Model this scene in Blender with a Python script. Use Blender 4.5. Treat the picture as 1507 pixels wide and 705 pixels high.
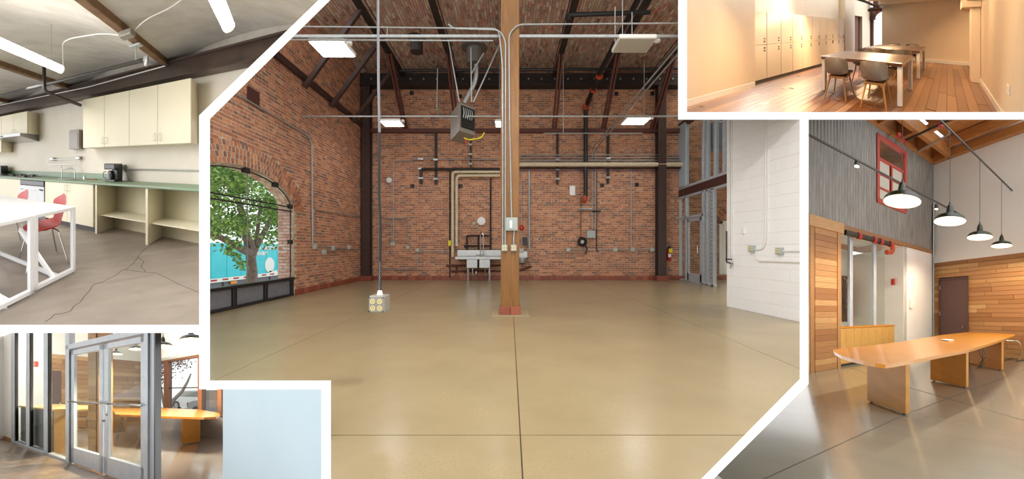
import bpy, bmesh, math, random
from mathutils import Vector
random.seed(7)
for o in list(bpy.data.objects): bpy.data.objects.remove(o)
S = bpy.context.scene; COL = S.collection
W0, H0 = 1507, 705
F, CX, CY, EYE = 560.0, 750.0, 364.0, 1.15

# ------------------------------------------------------------------ camera
cd = bpy.data.cameras.new('camera'); cam = bpy.data.objects.new('camera', cd); COL.objects.link(cam); S.camera = cam
cam.location = (0, 0, EYE); cam.rotation_euler = (math.pi/2, 0, 0)
cd.sensor_width = 36; cd.lens = F/W0*36; cd.shift_x = (W0/2-CX)/W0; cd.shift_y = (CY-H0/2)/W0
cd.clip_start = .1; cd.clip_end = 200
# ------------------------------------------------------------------ daylight: even bright overcast sky, same all round, duller ground
wd = bpy.data.worlds.new('overcast'); S.world = wd; wd.use_nodes = True; nt = wd.node_tree
bg = nt.nodes['Background']; bg.inputs[1].default_value = 1.05
tc = nt.nodes.new('ShaderNodeTexCoord'); sp = nt.nodes.new('ShaderNodeSeparateXYZ'); cr = nt.nodes.new('ShaderNodeValToRGB')
nt.links.new(tc.outputs['Generated'], sp.inputs[0]); nt.links.new(sp.outputs[2], cr.inputs[0]); nt.links.new(cr.outputs[0], bg.inputs[0])
mr = cr.color_ramp; mr.elements[0].position = 0; mr.elements[0].color = (.84, .84, .83, 1)
mr.elements[1].position = .02; mr.elements[1].color = (1, 1, 1, 1)
S.view_settings.view_transform = 'Standard'; S.view_settings.look = 'None'
S.view_settings.gamma = 1; S.view_settings.use_curve_mapping = False
S.view_settings.exposure = 0.7

# ------------------------------------------------------------------ rooms: each set has its own plan and floor rake
class Room:
    def __init__(s, cx, cy, f, vp, h, poly):
        s.cx, s.cy, s.f, s.h, s.poly = cx, cy, f, h, poly
        a = math.atan((vp-cx)/f); s.co, s.si = math.cos(a), math.sin(a); s.k = F/f
    def W(s, p):
        x, y, z = p
        X = x*s.co+y*s.si; D = -x*s.si+y*s.co
        return Vector((X+s.k*D*(s.cx-CX)/F, s.k*D, z-s.h+s.k*D*(CY-s.cy)/F+EYE))
    def ray(s, u, v):
        a = (u-s.cx)/s.f; return (a*s.co-s.si, a*s.si+s.co, -(v-s.cy)/s.f)
    def z(s, u, v, z=0): d = s.ray(u, v); t = (z-s.h)/d[2]; return (d[0]*t, d[1]*t, z)
    def y(s, u, v, y): d = s.ray(u, v); t = y/d[1]; return (d[0]*t, y, s.h+d[2]*t)
    def x(s, u, v, x): d = s.ray(u, v); t = x/d[0]; return (x, d[1]*t, s.h+d[2]*t)
    def d(s, u, v, D):  # point at straight distance D
        r = s.ray(u, v); return (r[0]*D, r[1]*D, s.h+r[2]*D)
OUT = 260
M = Room(750, 364, 560, 750, 1.15, [(301,172),(478,-4),(478,-OUT),(1004,-OUT),(1004,170),(1183,170),(1183,562),(1040,705),(900,705+OUT),(481,705+OUT),(481,566),(301,566)])
K = Room(200, 239, 350, 430, 1.25, [(-OUT,-OUT),(478,-OUT),(478,-4),(301,172),(301,484),(-OUT,484)])
T = Room(1252, 44, 255, 1395, 1.3, [(1004,-OUT),(1507+OUT,-OUT),(1507+OUT,170),(1004,170)])
G = Room(1370, 462, 449, 1700, 1.35, [(1183,170),(1507+OUT,170),(1507+OUT,705+OUT),(1040,705+OUT),(1040,705),(1183,562)])
B = Room(240, 575, 340, 510, 1.21, [(-OUT,484),(301,484),(301,566),(481,566),(481,705+OUT),(-OUT,705+OUT)])
NEAR = 1.78
def px(w): return (CX+F*w[0]/w[1], CY-F*(w[2]-EYE)/w[1]) if w[1] > .05 else (9e9, 9e9)
def pip(p, poly):
    x, y = p; r = False; n = len(poly)
    for i in range(n):
        (x1, y1), (x2, y2) = poly[i], poly[(i+1) % n]
        if (y1 > y) != (y2 > y) and x < (x2-x1)*(y-y1)/(y2-y1)+x1: r = not r
    return r
def clip(bm, poly):
    """a set ends where the white border between it and the next set stands"""
    if all(v.co.y > NEAR and pip(px(v.co), poly) for v in bm.verts): return
    bmesh.ops.bisect_plane(bm, geom=bm.verts[:]+bm.edges[:]+bm.faces[:], plane_co=(0, NEAR, 0), plane_no=(0, 1, 0), clear_inner=True)
    if not bm.verts: return
    us = [px(v.co) for v in bm.verts]; lo = (min(u[0] for u in us), min(u[1] for u in us)); hi = (max(u[0] for u in us), max(u[1] for u in us))
    n = len(poly)
    for i in range(n):
        a, b = poly[i], poly[(i+1) % n]
        if max(a[0], b[0]) < lo[0] or min(a[0], b[0]) > hi[0] or max(a[1], b[1]) < lo[1] or min(a[1], b[1]) > hi[1]: continue
        A = Vector(((a[0]-CX)/F, 1, (CY-a[1])/F)); Bv = Vector(((b[0]-CX)/F, 1, (CY-b[1])/F))
        bmesh.ops.bisect_plane(bm, geom=bm.verts[:]+bm.edges[:]+bm.faces[:], plane_co=(0, 0, EYE), plane_no=A.cross(Bv), dist=1e-5)
    dead = [f for f in bm.faces if not pip(px(f.calc_center_median()), poly)]
    bmesh.ops.delete(bm, geom=dead, context='FACES')
    bmesh.ops.delete(bm, geom=[v for v in bm.verts if not v.link_faces], context='VERTS')

# ------------------------------------------------------------------ mesh collector
V = Vector
class MB:
    def __init__(s, o=(0,0,0), u=(1,0,0), v=(0,1,0), w=(0,0,1)):
        s.v, s.f = [], []; s.o, s.u, s.vv, s.w = V(o), V(u), V(v), V(w)
    def P(s, p): s.v.append(s.o+s.u*p[0]+s.vv*p[1]+s.w*p[2]); return len(s.v)-1
    def face(s, pts): s.f.append([s.P(p) for p in pts]); return s
    def hexa(s, c):
        i = [s.P(p) for p in c]
        for q in ((0,3,2,1),(4,5,6,7),(0,1,5,4),(1,2,6,5),(2,3,7,6),(3,0,4,7)): s.f.append([i[k] for k in q])
        return s
    def box(s, x0, x1, y0, y1, z0, z1):
        return s.hexa([(x0,y0,z0),(x1,y0,z0),(x1,y1,z0),(x0,y1,z0),(x0,y0,z1),(x1,y0,z1),(x1,y1,z1),(x0,y1,z1)])
    def rbox(s, x0, x1, y0, y1, z0, z1, b=.01):
        """box with chamfered edges"""
        c = ((x0+x1)/2, (y0+y1)/2, (z0+z1)/2); h = ((x1-x0)/2, (y1-y0)/2, (z1-z0)/2); b = min(b, *[k*.8 for k in h])
        idx = {}
        for sx in (-1,1):
            for sy in (-1,1):
                for sz in (-1,1):
                    for a in range(3):
                        q = [sx*(h[0]-b), sy*(h[1]-b), sz*(h[2]-b)]; q[a] = (sx,sy,sz)[a]*h[a]
                        idx[(sx,sy,sz,a)] = s.P([c[k]+q[k] for k in range(3)])
        for a in range(3):
            o1, o2 = (a+1) % 3, (a+2) % 3
            for sg in (-1,1):
                q = []
                for (p1, p2) in ((-1,-1),(1,-1),(1,1),(-1,1)):
                    k = [0,0,0]; k[a] = sg; k[o1] = p1; k[o2] = p2; q.append(idx[(*k, a)])
                s.f.append(q if sg > 0 else q[::-1])
            for p1 in (-1,1):
                for p2 in (-1,1):
                    k0 = [0,0,0]; k0[o1] = p1; k0[o2] = p2; k0[a] = -1; k1 = list(k0); k1[a] = 1
                    s.f.append([idx[(*k0,o1)], idx[(*k1,o1)], idx[(*k1,o2)], idx[(*k0,o2)]])
        for sx in (-1,1):
            for sy in (-1,1):
                for sz in (-1,1): s.f.append([idx[(sx,sy,sz,a)] for a in range(3)])
        return s
    def obox(s, c, ax, ay, az):
        c, ax, ay, az = V(c), V(ax), V(ay), V(az)
        return s.hexa([c+sx*ax+sy*ay+sz*az for sz in (-1,1) for sx, sy in ((-1,-1),(1,-1),(1,1),(-1,1))])
    def tube(s, pts, r, n=8):
        pts = [V(p) for p in pts]; rs = r if isinstance(r, (list, tuple)) else [r]*len(pts); prev = None; N = None
        for i, p in enumerate(pts):
            t = ((pts[min(i+1, len(pts)-1)]-p).normalized()+(p-pts[max(i-1, 0)]).normalized()).normalized()
            if N is None: N = t.orthogonal().normalized()
            N = (N-t*N.dot(t)).normalized(); Bn = t.cross(N)
            ring = [s.P(p+(N*math.cos(a)+Bn*math.sin(a))*rs[i]) for a in [2*math.pi*k/n for k in range(n)]]
            if prev:
                for k in range(n): s.f.append([prev[k], prev[(k+1) % n], ring[(k+1) % n], ring[k]])
            else: s.f.append(ring[::-1])
            prev = ring
        s.f.append(prev); return s
    def bend(s, pts, r, R=.12, n=8):
        """conduit: straight runs joined by swept bends"""
        pts = [V(p) for p in pts]; out = [pts[0]]
        for a, b, c in zip(pts, pts[1:], pts[2:]):
            d1, d2 = (a-b), (c-b); q = min(R, d1.length*.45, d2.length*.45)
            p1, p2 = b+d1.normalized()*q, b+d2.normalized()*q
            for k in range(6): t = k/5; out.append(p1*(1-t)**2+b*2*t*(1-t)+p2*t*t)
        out.append(pts[-1]); return s.tube(out, r, n)
    def lathe(s, c, prof, n=20, ax='z', cap=True):
        rings = []
        for r, h in prof:
            rg = []
            for k in range(n):
                a = 2*math.pi*k/n; q = {'z': (r*math.cos(a), r*math.sin(a), h), 'y': (r*math.cos(a), h, r*math.sin(a)), 'x': (h, r*math.cos(a), r*math.sin(a))}[ax]
                rg.append(s.P((c[0]+q[0], c[1]+q[1], c[2]+q[2])))
            rings.append(rg)
        for a, b in zip(rings, rings[1:]):
            for k in range(n): s.f.append([a[k], a[(k+1) % n], b[(k+1) % n], b[k]])
        if prof[0][0] > 1e-4 and cap: s.f.append(rings[0][::-1])
        if prof[-1][0] > 1e-4: s.f.append(rings[-1])
        return s
    def prism(s, pts, d):
        d = V(d); n = len(pts); a = [s.P(p) for p in pts]; b = [s.P(V(p)+d) for p in pts]
        s.f.append(a[::-1]); s.f.append(b)
        for k in range(n): s.f.append([a[k], a[(k+1) % n], b[(k+1) % n], b[k]])
        return s
    def grid(s, rows, thick=None):
        """surface through rows of points; thick = offset vector gives it a back"""
        R = [[s.P(p) for p in r] for r in rows]
        for a, b in zip(R, R[1:]):
            for k in range(len(a)-1): s.f.append([a[k], a[k+1], b[k+1], b[k]])
        if thick is not None:
            t = V(thick); Q = [[s.P(V(p)+t) for p in r] for r in rows]
            for a, b in zip(Q, Q[1:]):
                for k in range(len(a)-1): s.f.append([a[k], b[k], b[k+1], a[k+1]])
            for A, Bq in ((R[0], Q[0]), (R[-1], Q[-1]), ([r[0] for r in R], [r[0] for r in Q]), ([r[-1] for r in R], [r[-1] for r in Q])):
                for k in range(len(A)-1): s.f.append([A[k], A[k+1], Bq[k+1], Bq[k]])
        return s

def tag(o, label=None, cat=None, group=None, kind=None):
    if label: o['label'] = label
    if cat: o['category'] = cat
    if group: o['group'] = group
    if kind: o['kind'] = kind
    return o
def empty(R, name, p, label, cat, group=None, kind=None):
    o = bpy.data.objects.new(name, None); COL.objects.link(o); o.location = R.W(p); o.empty_display_size = .1
    return tag(o, label, cat, group, kind)
def wloc(o):
    l = o.location.copy()
    while o.parent: o = o.parent; l += o.location
    return l
def emit(R, name, mb, mat, parent=None, label=None, cat=None, group=None, kind=None, smooth=False, cut=True):
    bm = bmesh.new(); vs = [bm.verts.new(R.W(p)) for p in mb.v]
    for f in mb.f:
        try: bm.faces.new([vs[i] for i in f])
        except ValueError: pass
    if smooth:
        for f in bm.faces: f.smooth = True
    bmesh.ops.recalc_face_normals(bm, faces=bm.faces[:])
    if cut: clip(bm, R.poly)
    if not bm.faces: bm.free(); return None
    xs = [[v.co[i] for v in bm.verts] for i in range(3)]
    org = V(((min(xs[0])+max(xs[0]))/2, (min(xs[1])+max(xs[1]))/2, min(xs[2]) if parent is None else (min(xs[2])+max(xs[2]))/2))
    bmesh.ops.translate(bm, vec=-org, verts=bm.verts[:])
    me = bpy.data.meshes.new(name); bm.to_mesh(me); bm.free()
    if smooth:
        try: me.set_sharp_from_angle(angle=.7)
        except Exception: pass
    me.materials.append(mat); o = bpy.data.objects.new(name, me); COL.objects.link(o)
    o.location = org
    if parent: o.parent = parent; o.location = org-wloc(parent)
    return tag(o, label, cat, group, kind)
def struct(R, name, mb, mat, **k): return emit(R, name, mb, mat, kind='structure', **k)
CACHE = {}
def pieces(R, name, parent, mat, items, axes=((1,0,0),(0,1,0),(0,0,1)), limit=300, bev=.004):
    """alike pieces as parts sharing mesh data; items = (centre, size); those past the limit joined as stuff"""
    ax = [V(a) for a in axes]
    keep = []
    for c, sz in items:
        w = R.W(c)
        if w.y > NEAR+.1 and pip(px(w), R.poly): keep.append((sz[0]*sz[2]/w.y**2 if len(sz) > 2 else 0, c, sz, w))
    keep.sort(key=lambda t: -t[0]); pl = wloc(parent)
    for q, c, sz, w in keep[:limit]:
        key = (id(R), mat.name, tuple(round(s_, 3) for s_ in sz), tuple(round(k, 4) for a in ax for k in a))
        mb = MB(); mb.u, mb.vv, mb.w = ax; mb.rbox(-sz[0]/2, sz[0]/2, -sz[1]/2, sz[1]/2, -sz[2]/2, sz[2]/2, bev)
        o0 = R.W((0,0,0)); wv = [R.W(p)-o0 for p in mb.v]
        if all(pip(px(w+d), R.poly) for d in wv) or max(d.length for d in wv)/w.y*F < 11:
            me = CACHE.get(key)
            if me is None:
                me = bpy.data.meshes.new(name); me.from_pydata([tuple(d) for d in wv], [], mb.f)
                bm = bmesh.new(); bm.from_mesh(me); bmesh.ops.recalc_face_normals(bm, faces=bm.faces[:]); bm.to_mesh(me); bm.free()
                me.materials.append(mat); CACHE[key] = me
            o = bpy.data.objects.new(name, me); COL.objects.link(o); o.parent = parent; o.location = w-pl
        else:
            mb.o = V(c); m2 = MB(); m2.v = [mb.o+p for p in mb.v]; m2.f = mb.f; emit(R, name, m2, mat, parent)
    rest = keep[limit:]
    if rest:
        m = MB(); m.u, m.vv, m.w = ax
        for q, c, sz, w in rest:
            m.o = V(c); m.box(-sz[0]/2, sz[0]/2, -sz[1]/2, sz[1]/2, -sz[2]/2, sz[2]/2)
        emit(R, name+'_field', m, mat, parent, kind='stuff', cut=False)

# ------------------------------------------------------------------ materials
def lin(h):
    if isinstance(h, str):
        c = [int(h[i:i+2], 16)/255 for i in (0,2,4)]; return tuple(x/12.92 if x < .04045 else ((x+.055)/1.055)**2.4 for x in c)
    return h
MATS = {}
def mat(name, col, rough=.6, metal=0, col2=None, scale=4, stretch=(1,1,1), bump=0, coat=0, rnd=0, detail=5, pal=None, col3=None, scale3=1, mix=.5, spec=.5, trans=0):
    m = bpy.data.materials.new(name); MATS[name] = m; m.use_nodes = True; t = m.node_tree; N, L = t.nodes, t.links
    b = N['Principled BSDF']; b.inputs['Roughness'].default_value = rough; b.inputs['Metallic'].default_value = metal
    b.inputs['Coat Weight'].default_value = coat; b.inputs['Coat Roughness'].default_value = .11; b.inputs['Specular IOR Level'].default_value = spec
    b.inputs['Transmission Weight'].default_value = trans
    c = (*lin(col), 1); b.inputs['Base Color'].default_value = c; out = None
    def mixn(fac, a, bb, mode='MIX'):
        n = N.new('ShaderNodeMix'); n.data_type = 'RGBA'; n.blend_type = mode
        for i, v in ((0, fac), (6, a), (7, bb)):
            if isinstance(v, bpy.types.NodeSocket): L.new(v, n.inputs[i])
            else: n.inputs[i].default_value = v
        return n.outputs[2]
    cur = c; rv = None
    if pal or rnd:
        g = N.new('ShaderNodeNewGeometry'); oi = N.new('ShaderNodeObjectInfo'); ad = N.new('ShaderNodeMath'); ad.operation = 'ADD'
        L.new(g.outputs['Random Per Island'], ad.inputs[0]); L.new(oi.outputs['Random'], ad.inputs[1])
        fr = N.new('ShaderNodeMath'); fr.operation = 'FRACT'; L.new(ad.outputs[0], fr.inputs[0]); rv = fr.outputs[0]
    if pal:
        r = N.new('ShaderNodeValToRGB'); r.color_ramp.interpolation = 'CONSTANT'; e = r.color_ramp.elements
        for i, p in enumerate(pal):
            el = e[i] if i < 2 else e.new(.999); el.position = i/len(pal); el.color = (*lin(p), 1)
        L.new(rv, r.inputs[0]); cur = r.outputs[0]
    if col2 or bump:
        geo = N.new('ShaderNodeNewGeometry'); mp = N.new('ShaderNodeMapping'); mp.inputs['Scale'].default_value = stretch
        L.new(geo.outputs['Position'], mp.inputs[0]); pos = mp.outputs[0]
        if rnd:   # shift the grain from piece to piece
            cb = N.new('ShaderNodeCombineXYZ'); mu = N.new('ShaderNodeMath'); mu.operation = 'MULTIPLY'; mu.inputs[1].default_value = 37
            L.new(rv, mu.inputs[0])
            for k in range(3): L.new(mu.outputs[0], cb.inputs[k])
            L.new(cb.outputs[0], mp.inputs[1])
        ns = N.new('ShaderNodeTexNoise'); ns.inputs['Scale'].default_value = scale; ns.inputs['Detail'].default_value = detail; ns.inputs['Roughness'].default_value = .6
        L.new(pos, ns.inputs['Vector'])
        if col2:
            rr = N.new('ShaderNodeValToRGB'); rr.color_ramp.elements[0].position = .5-.22; rr.color_ramp.elements[1].position = .5+.22
            L.new(ns.outputs[0], rr.inputs[0]); mm = N.new('ShaderNodeMath'); mm.operation = 'MULTIPLY'; mm.inputs[1].default_value = mix*2 if not pal else mix
            mm.use_clamp = True; L.new(rr.outputs[0], mm.inputs[0]); cur = mixn(mm.outputs[0], cur, (*lin(col2), 1))
        if col3:
            n3 = N.new('ShaderNodeTexNoise'); n3.inputs['Scale'].default_value = scale3; n3.inputs['Detail'].default_value = 6; L.new(geo.outputs['Position'], n3.inputs['Vector'])
            r3 = N.new('ShaderNodeValToRGB'); r3.color_ramp.elements[0].position = .5; r3.color_ramp.elements[1].position = .62; L.new(n3.outputs[0], r3.inputs[0])
            cur = mixn(r3.outputs[0], cur, (*lin(col3), 1))
        if bump:
            bp = N.new('ShaderNodeBump'); bp.inputs['Strength'].default_value = bump; bp.inputs['Distance'].default_value = .02
            L.new(ns.outputs[0], bp.inputs['Height']); L.new(bp.outputs[0], b.inputs['Normal'])
    if rnd:
        mrn = N.new('ShaderNodeMapRange'); mrn.inputs[3].default_value = 1-rnd; mrn.inputs[4].default_value = 1+rnd*.6; L.new(rv, mrn.inputs[0])
        hs = N.new('ShaderNodeHueSaturation'); L.new(mrn.outputs[0], hs.inputs['Value'])
        if isinstance(cur, bpy.types.NodeSocket): L.new(cur, hs.inputs['Color'])
        else: hs.inputs['Color'].default_value = cur
        cur = hs.outputs[0]
    if isinstance(cur, bpy.types.NodeSocket): L.new(cur, b.inputs['Base Color'])
    return m
def glow(name, col, st):
    m = mat(name, col, .5); b = m.node_tree.nodes['Principled BSDF']; b.inputs['Emission Color'].default_value = (*lin(col), 1); b.inputs['Emission Strength'].default_value = st; return m
def glassmat(name, tint=(.93,.97,.96), fac=.12, rough=.02):
    m = bpy.data.materials.new(name); m.use_nodes = True; t = m.node_tree; N, L = t.nodes, t.links; N.remove(N['Principled BSDF'])
    tr = N.new('ShaderNodeBsdfTransparent'); tr.inputs[0].default_value = (*tint, 1); gl = N.new('ShaderNodeBsdfGlossy'); gl.inputs['Roughness'].default_value = rough
    lw_ = N.new('ShaderNodeLayerWeight'); pw = N.new('ShaderNodeMath'); pw.operation = 'POWER'; pw.inputs[1].default_value = 5; L.new(lw_.outputs['Facing'], pw.inputs[0])
    fr = N.new('ShaderNodeMapRange'); fr.inputs[3].default_value = .03; fr.inputs[4].default_value = .3; L.new(pw.outputs[0], fr.inputs[0]); mx = N.new('ShaderNodeMixShader'); L.new(fr.outputs[0], mx.inputs[0]); L.new(tr.outputs[0], mx.inputs[1]); L.new(gl.outputs[0], mx.inputs[2])
    L.new(mx.outputs[0], N['Material Output'].inputs[0]); return m
brick = mat('red_brick', 'a8603f', .85, pal=['b4704e','c27b57','a3623f','c98662','ac6c50','955843','d0916a','8b5644','b97653','a5644c','b57858','6f5048','c47e54'], col2='c99c7c', scale=14, mix=.35, bump=.35, rnd=.12)
mortar = mat('mortar', 'd8cab2', .95, col2='a08c76', scale=9, bump=.4)
brick_dark = mat('dark_brick', '6d4a3c', .9, pal=['704639','60392e','7c4f3f','553228','84594a','6b4034'], col2='4c342b', scale=8, mix=.4, bump=.3, rnd=.1)  # brick in a darker, browner palette
vault_brick = mat('vault_brick', '8a5a48', .9, pal=['a8654f','935340','b6735c','84493a','c08068','98594a','c9b39c','b9553f'], col2='ddd2c2', scale=1.3, stretch=(1.4,.6,1), mix=.9, bump=.3, rnd=.12)
vault_mortar = mat('vault_mortar', 'c9bca9', .95, col2='9c8a76', scale=2.5, bump=.4)
pink_brick = mat('painted_reveal_brick', 'cf8e88', .8, pal=['d8a29c','c9857f','e0b8b0','bd6f60','d29a96','c47a70'], col2='e8dcd4', scale=16, mix=.7, bump=.3)
white_brick = mat('whitewashed_arch_brick', 'cfc4ba', .85, pal=['d8d0c6','c8b8ac','b98f7c','ddd6ce','a97860'], col2='e5e0d8', scale=16, mix=.6, bump=.3)
tile = mat('quarry_tile', '8e4c38', .45, pal=['914b37','854532','9b573f','7c3f2e'], rnd=.1, col2='b56446', scale=10, mix=.2)
block = mat('white_block', 'f6f5f3', .6, col2='f0efec', scale=40, bump=.05, rnd=.01)
white = mat('white_paint', 'efece6', .6, col2='e8e4dd', scale=3)
divider = mat('white_border', (.93,.93,.93), .8)
pale_blue = mat('pale_wall_paint', 'bccdd5', .6, col2='b5c8d1', scale=2)
gal = mat('galvanized_steel', 'b4b6b4', .38, .55, col2='9a9c9a', scale=18)
dsteel = mat('dark_steel', '3c3430', .55, .3, col2='2a2523', scale=6)
rbrown = mat('rust_brown_steel', '6a3c30', .6, .1, col2='54302a', scale=5)
brownsteel = mat('brown_painted_steel', '4a342d', .5, .1, col2='3c2a26', scale=5)
black = mat('black_paint', '1c1c1d', .45)
blackrub = mat('black_rubber', '17171a', .6)
cream = mat('cream_pipe_lagging', 'd9cdb2', .6, col2='c6b898', scale=8)
ss = mat('stainless_steel', 'b9bab8', .28, .9, col2='a9a9a7', scale=12)
chrome = mat('chrome', 'c8c8c8', .12, 1)
ltgrey = mat('light_grey_enamel', 'a9b0ac', .45)
silver = mat('anodised_aluminium', 'c6ccd2', .35, .25, col2='b6bdc4', scale=6)
whpl = mat('white_plastic', 'ecebe6', .4)
ivory = mat('ivory_outlet', 'd8c78e', .5)
redp = mat('red_paint', 'b3211c', .4)
orange = mat('red_orange_coupling', 'b4482a', .5)
yellow = mat('yellow_tag', 'e6d21e', .5)
timber = mat('fir_timber', '946528', .5, col2='74491b', scale=3, stretch=(9,9,.7), bump=.15, coat=.15, detail=8)
floor_m = mat('polished_concrete', 'ad9c77', .34, col2='978663', scale=1.1, bump=.0, spec=.5, coat=.45, col3='9d8f6d', scale3=60, detail=9)
floor_m.node_tree.nodes['Principled BSDF'].inputs['Coat Roughness'].default_value = .2
leaf = mat('leaf', '5d8a3a', .5, pal=['5a8a3c','78a84c','8fbe60','46702e','a0c870','668f46'], rnd=.2)
bark = mat('bark', '8b7d78', .9, col2='5f534f', scale=7, stretch=(3,3,1), bump=.6)
teal = mat('teal_trailer_side', '35c4d2', .4, col2='42cedb', scale=1)
tarmac = mat('asphalt', '8c8c8c', .9, col2='7a7a7a', scale=5)
grey_panel = mat('grey_kick_panel', '7d7f85', .5, col2='6c6e74', scale=8, bump=.1)
glass = glassmat('clear_glass')
led = glow('lit_led_panel', 'f7f9ff', 16)
led_off = mat('unlit_diffuser', 'b9b3a4', .5)

# =================================================================== white borders between the five sets, built as solid bands
NAMES = 0
def band(q):
    d0, d1 = 1.45, 1.74; mb = MB()
    a = [(((u-CX)/F)*d0, d0, (CY-v)/F*d0) for u, v in q]; b = [(((u-CX)/F)*d1, d1, (CY-v)/F*d1) for u, v in q]
    mb.hexa([(p[0], p[1], p[2]+EYE) for p in a+b]); return mb
bands = [[(470,-1),(487,-1),(309,175),(293,170)], [(293,170),(309,175),(309,560),(293,573)], [(-OUT,478),(293,478),(293,490),(-OUT,490)],
  [(309,560),(487,560),(487,573),(293,573)], [(473,573),(487,573),(487,800),(473,800)], [(998,-OUT),(1011,-OUT),(1011,176),(998,176)],
  [(1011,165),(1507+OUT,165),(1507+OUT,176),(1011,176)], [(1177,176),(1190,176),(1190,565),(1177,558)], [(1177,558),(1190,565),(1050,705),(1032,705)],
  [(470,-1),(470,-OUT),(487,-OUT),(487,-1)], [(1032,705),(1050,705),(1000,770),(975,770)]]
pm = MB()
for q in bands:
    b_ = band(q); n_ = len(pm.v); pm.v += b_.v; pm.f += [[i+n_ for i in f] for f in b_.f]
struct(M, 'trim_border', pm, divider, cut=False, label='white border bands framing the five rooms')

# =================================================================== MAIN HALL
YB, XL, XR = 13.4, -5.15, 8.2
kb = YB/F
def bk(u, v, Y=YB): p = M.y(u, v, Y); return p
fl = struct(M, 'floor', MB().box(XL, XR, 1.5, YB+.3, -.12, -.008), mat('joint_filler', '5a4e3c', .9), label='polished tan concrete floor of brick hall')
xs = [XL, -2.55, .065, 2.75, XR]; ysl = [1.5, 2.33, YB+.02]
for i in range(4):
    for j in range(2):
        g_ = .004
        emit(M, 'slab', MB().box(xs[i]+g_, xs[i+1]-g_, ysl[j]+g_, ysl[j+1]-g_, -.05, 0), floor_m, fl)
st = mat('floor_stain', '8b7f66', .3, col2='a0916f', scale=8)
# brick laying
BL, BH, BD = .197, .058, .05
def courses(x0, x1, z0, z1, hole=None, seed=1):
    rr = random.Random(seed); out = []; n = 0; z = z0
    while z < z1:
        head = n % 6 == 5; L = .1 if head else BL
        x = x0-(.5*L if n % 2 else 0)
        while x < x1:
            a, b = max(x, x0), min(x+L, x1)
            if b-a > .03 and not (hole and hole(a, b, z, z+BH)): out.append(((a+b)/2, z+BH/2, b-a, rr.uniform(-.003, .003)))
            x += L+.017
        z += .0745; n += 1
    return out
wb = struct(M, 'wall_back', MB().box(XL-.3, XR, YB+.0, YB+.25, 0, 7.6), mortar, label='red brick back wall of hall')
its = [((x, YB+.02+dy, z), (round(w, 2), BD, BH)) for x, z, w, dy in courses(XL, XR, .15, 7.45, seed=3)]
pieces(M, 'brick', wb, brick, its, limit=0)
# left wall with arched opening (Y 5.85..9.05)
AC, AA, AZ, AB = 7.45, 1.62, 2.06, .66
def arch_z(y): q = 1-((y-AC)/AA)**2; return AZ+AB*math.sqrt(q) if q > 0 else None
def outer_z(y): q = 1-((y-AC)/(AA+.43))**2; return AZ-.0+(AB+.43)*math.sqrt(q) if q > 0 else None
def hole(a, b, z0, z1):
    ym = (a+b)/2; o = outer_z(ym)
    if z0 < AZ: return abs(ym-AC) < AA-.0 or (a < AC+AA and b > AC-AA)
    return o is not None and z0 < o-.02
NP = 24; prof = [(AC-AA, 0), (AC-AA, AZ)]+[(AC-AA*math.cos(math.pi*k/NP), AZ+AB*math.sin(math.pi*k/NP)) for k in range(1, NP)]+[(AC+AA, AZ), (AC+AA, 0)]
TH = .36
wm = MB()
Y0, Y1, ZT = 4.6, YB+.2, 7.6
wm.box(XL-TH, XL+.0, Y0, AC-AA, 0, ZT); wm.box(XL-TH, XL+.0, AC+AA, Y1, 0, ZT)
for (a, za), (b, zb) in zip(prof[1:-1], prof[2:-1]):
    if b-a > 1e-4: wm.hexa([(XL-TH,a,za),(XL+.0,a,za),(XL+.0,b,zb),(XL-TH,b,zb),(XL-TH,a,ZT),(XL+.0,a,ZT),(XL+.0,b,ZT),(XL-TH,b,ZT)])
wl = struct(M, 'wall_left', wm, mortar, label='red brick left wall with arched opening')
its = [((XL-.02+dy, y, z), (BD, w, BH)) for y, z, w, dy in courses(4.7, YB, .15, 7.45, hole, 5)]
its = [(c, s_) for c, s_ in its]
# rank by size on the picture, near ones are parts
def area(c, s_): return s_[1]*s_[2]*(abs(XL)/c[1])/c[1]**2
its.sort(key=lambda t: -area(*t))
vis = [(c, s_) for c, s_ in its if pip(px(M.W(c)), M.poly)]
ax3 = ((1,0,0),(0,1,0),(0,0,1))
pieces(M, 'brick', wl, brick, [(c, (s_[0], round(s_[1], 2), s_[2])) for c, s_ in vis[:130]])
m = MB()
for c, s_ in vis[130:]: m.box(c[0]-s_[0]/2, c[0]+s_[0]/2, c[1]-s_[1]/2, c[1]+s_[1]/2, c[2]-s_[2]/2, c[2]+s_[2]/2)
emit(M, 'brick_field', m, brick, wl, kind='stuff', cut=False)
# arch rings: rowlock courses
cnt = 0; far = MB()
for ring in range(4):
    a_, b_ = AA+.006+ring*.108, AB+.006+ring*.108; n = int(math.pi*(a_+b_)/2*1.06/.078)
    for k in range(n):
        t = math.pi*(k+.5*(1+ring % 2)*.98)/n
        if t > math.pi: continue
        y, z = AC-a_*math.cos(t), AZ+b_*math.sin(t); nx = V((0, -b_*math.cos(t), a_*math.sin(t))).normalized(); tx = V((0, nx.z, -nx.y))
        if y < 6.1: continue
        mb = MB(); c = V((XL-.02, y, z))+nx*.049
        mb.obox(c, (BD/2, 0, 0), tx*.033, nx*.049)
        if cnt < 165: emit(M, 'brick', mb, brick, wl); cnt += 1
        else: far.obox(c, (BD/2, 0, 0), tx*.033, nx*.049)
if far.v: emit(M, 'arch_brick_field', far, brick, wl, kind='stuff')
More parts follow.
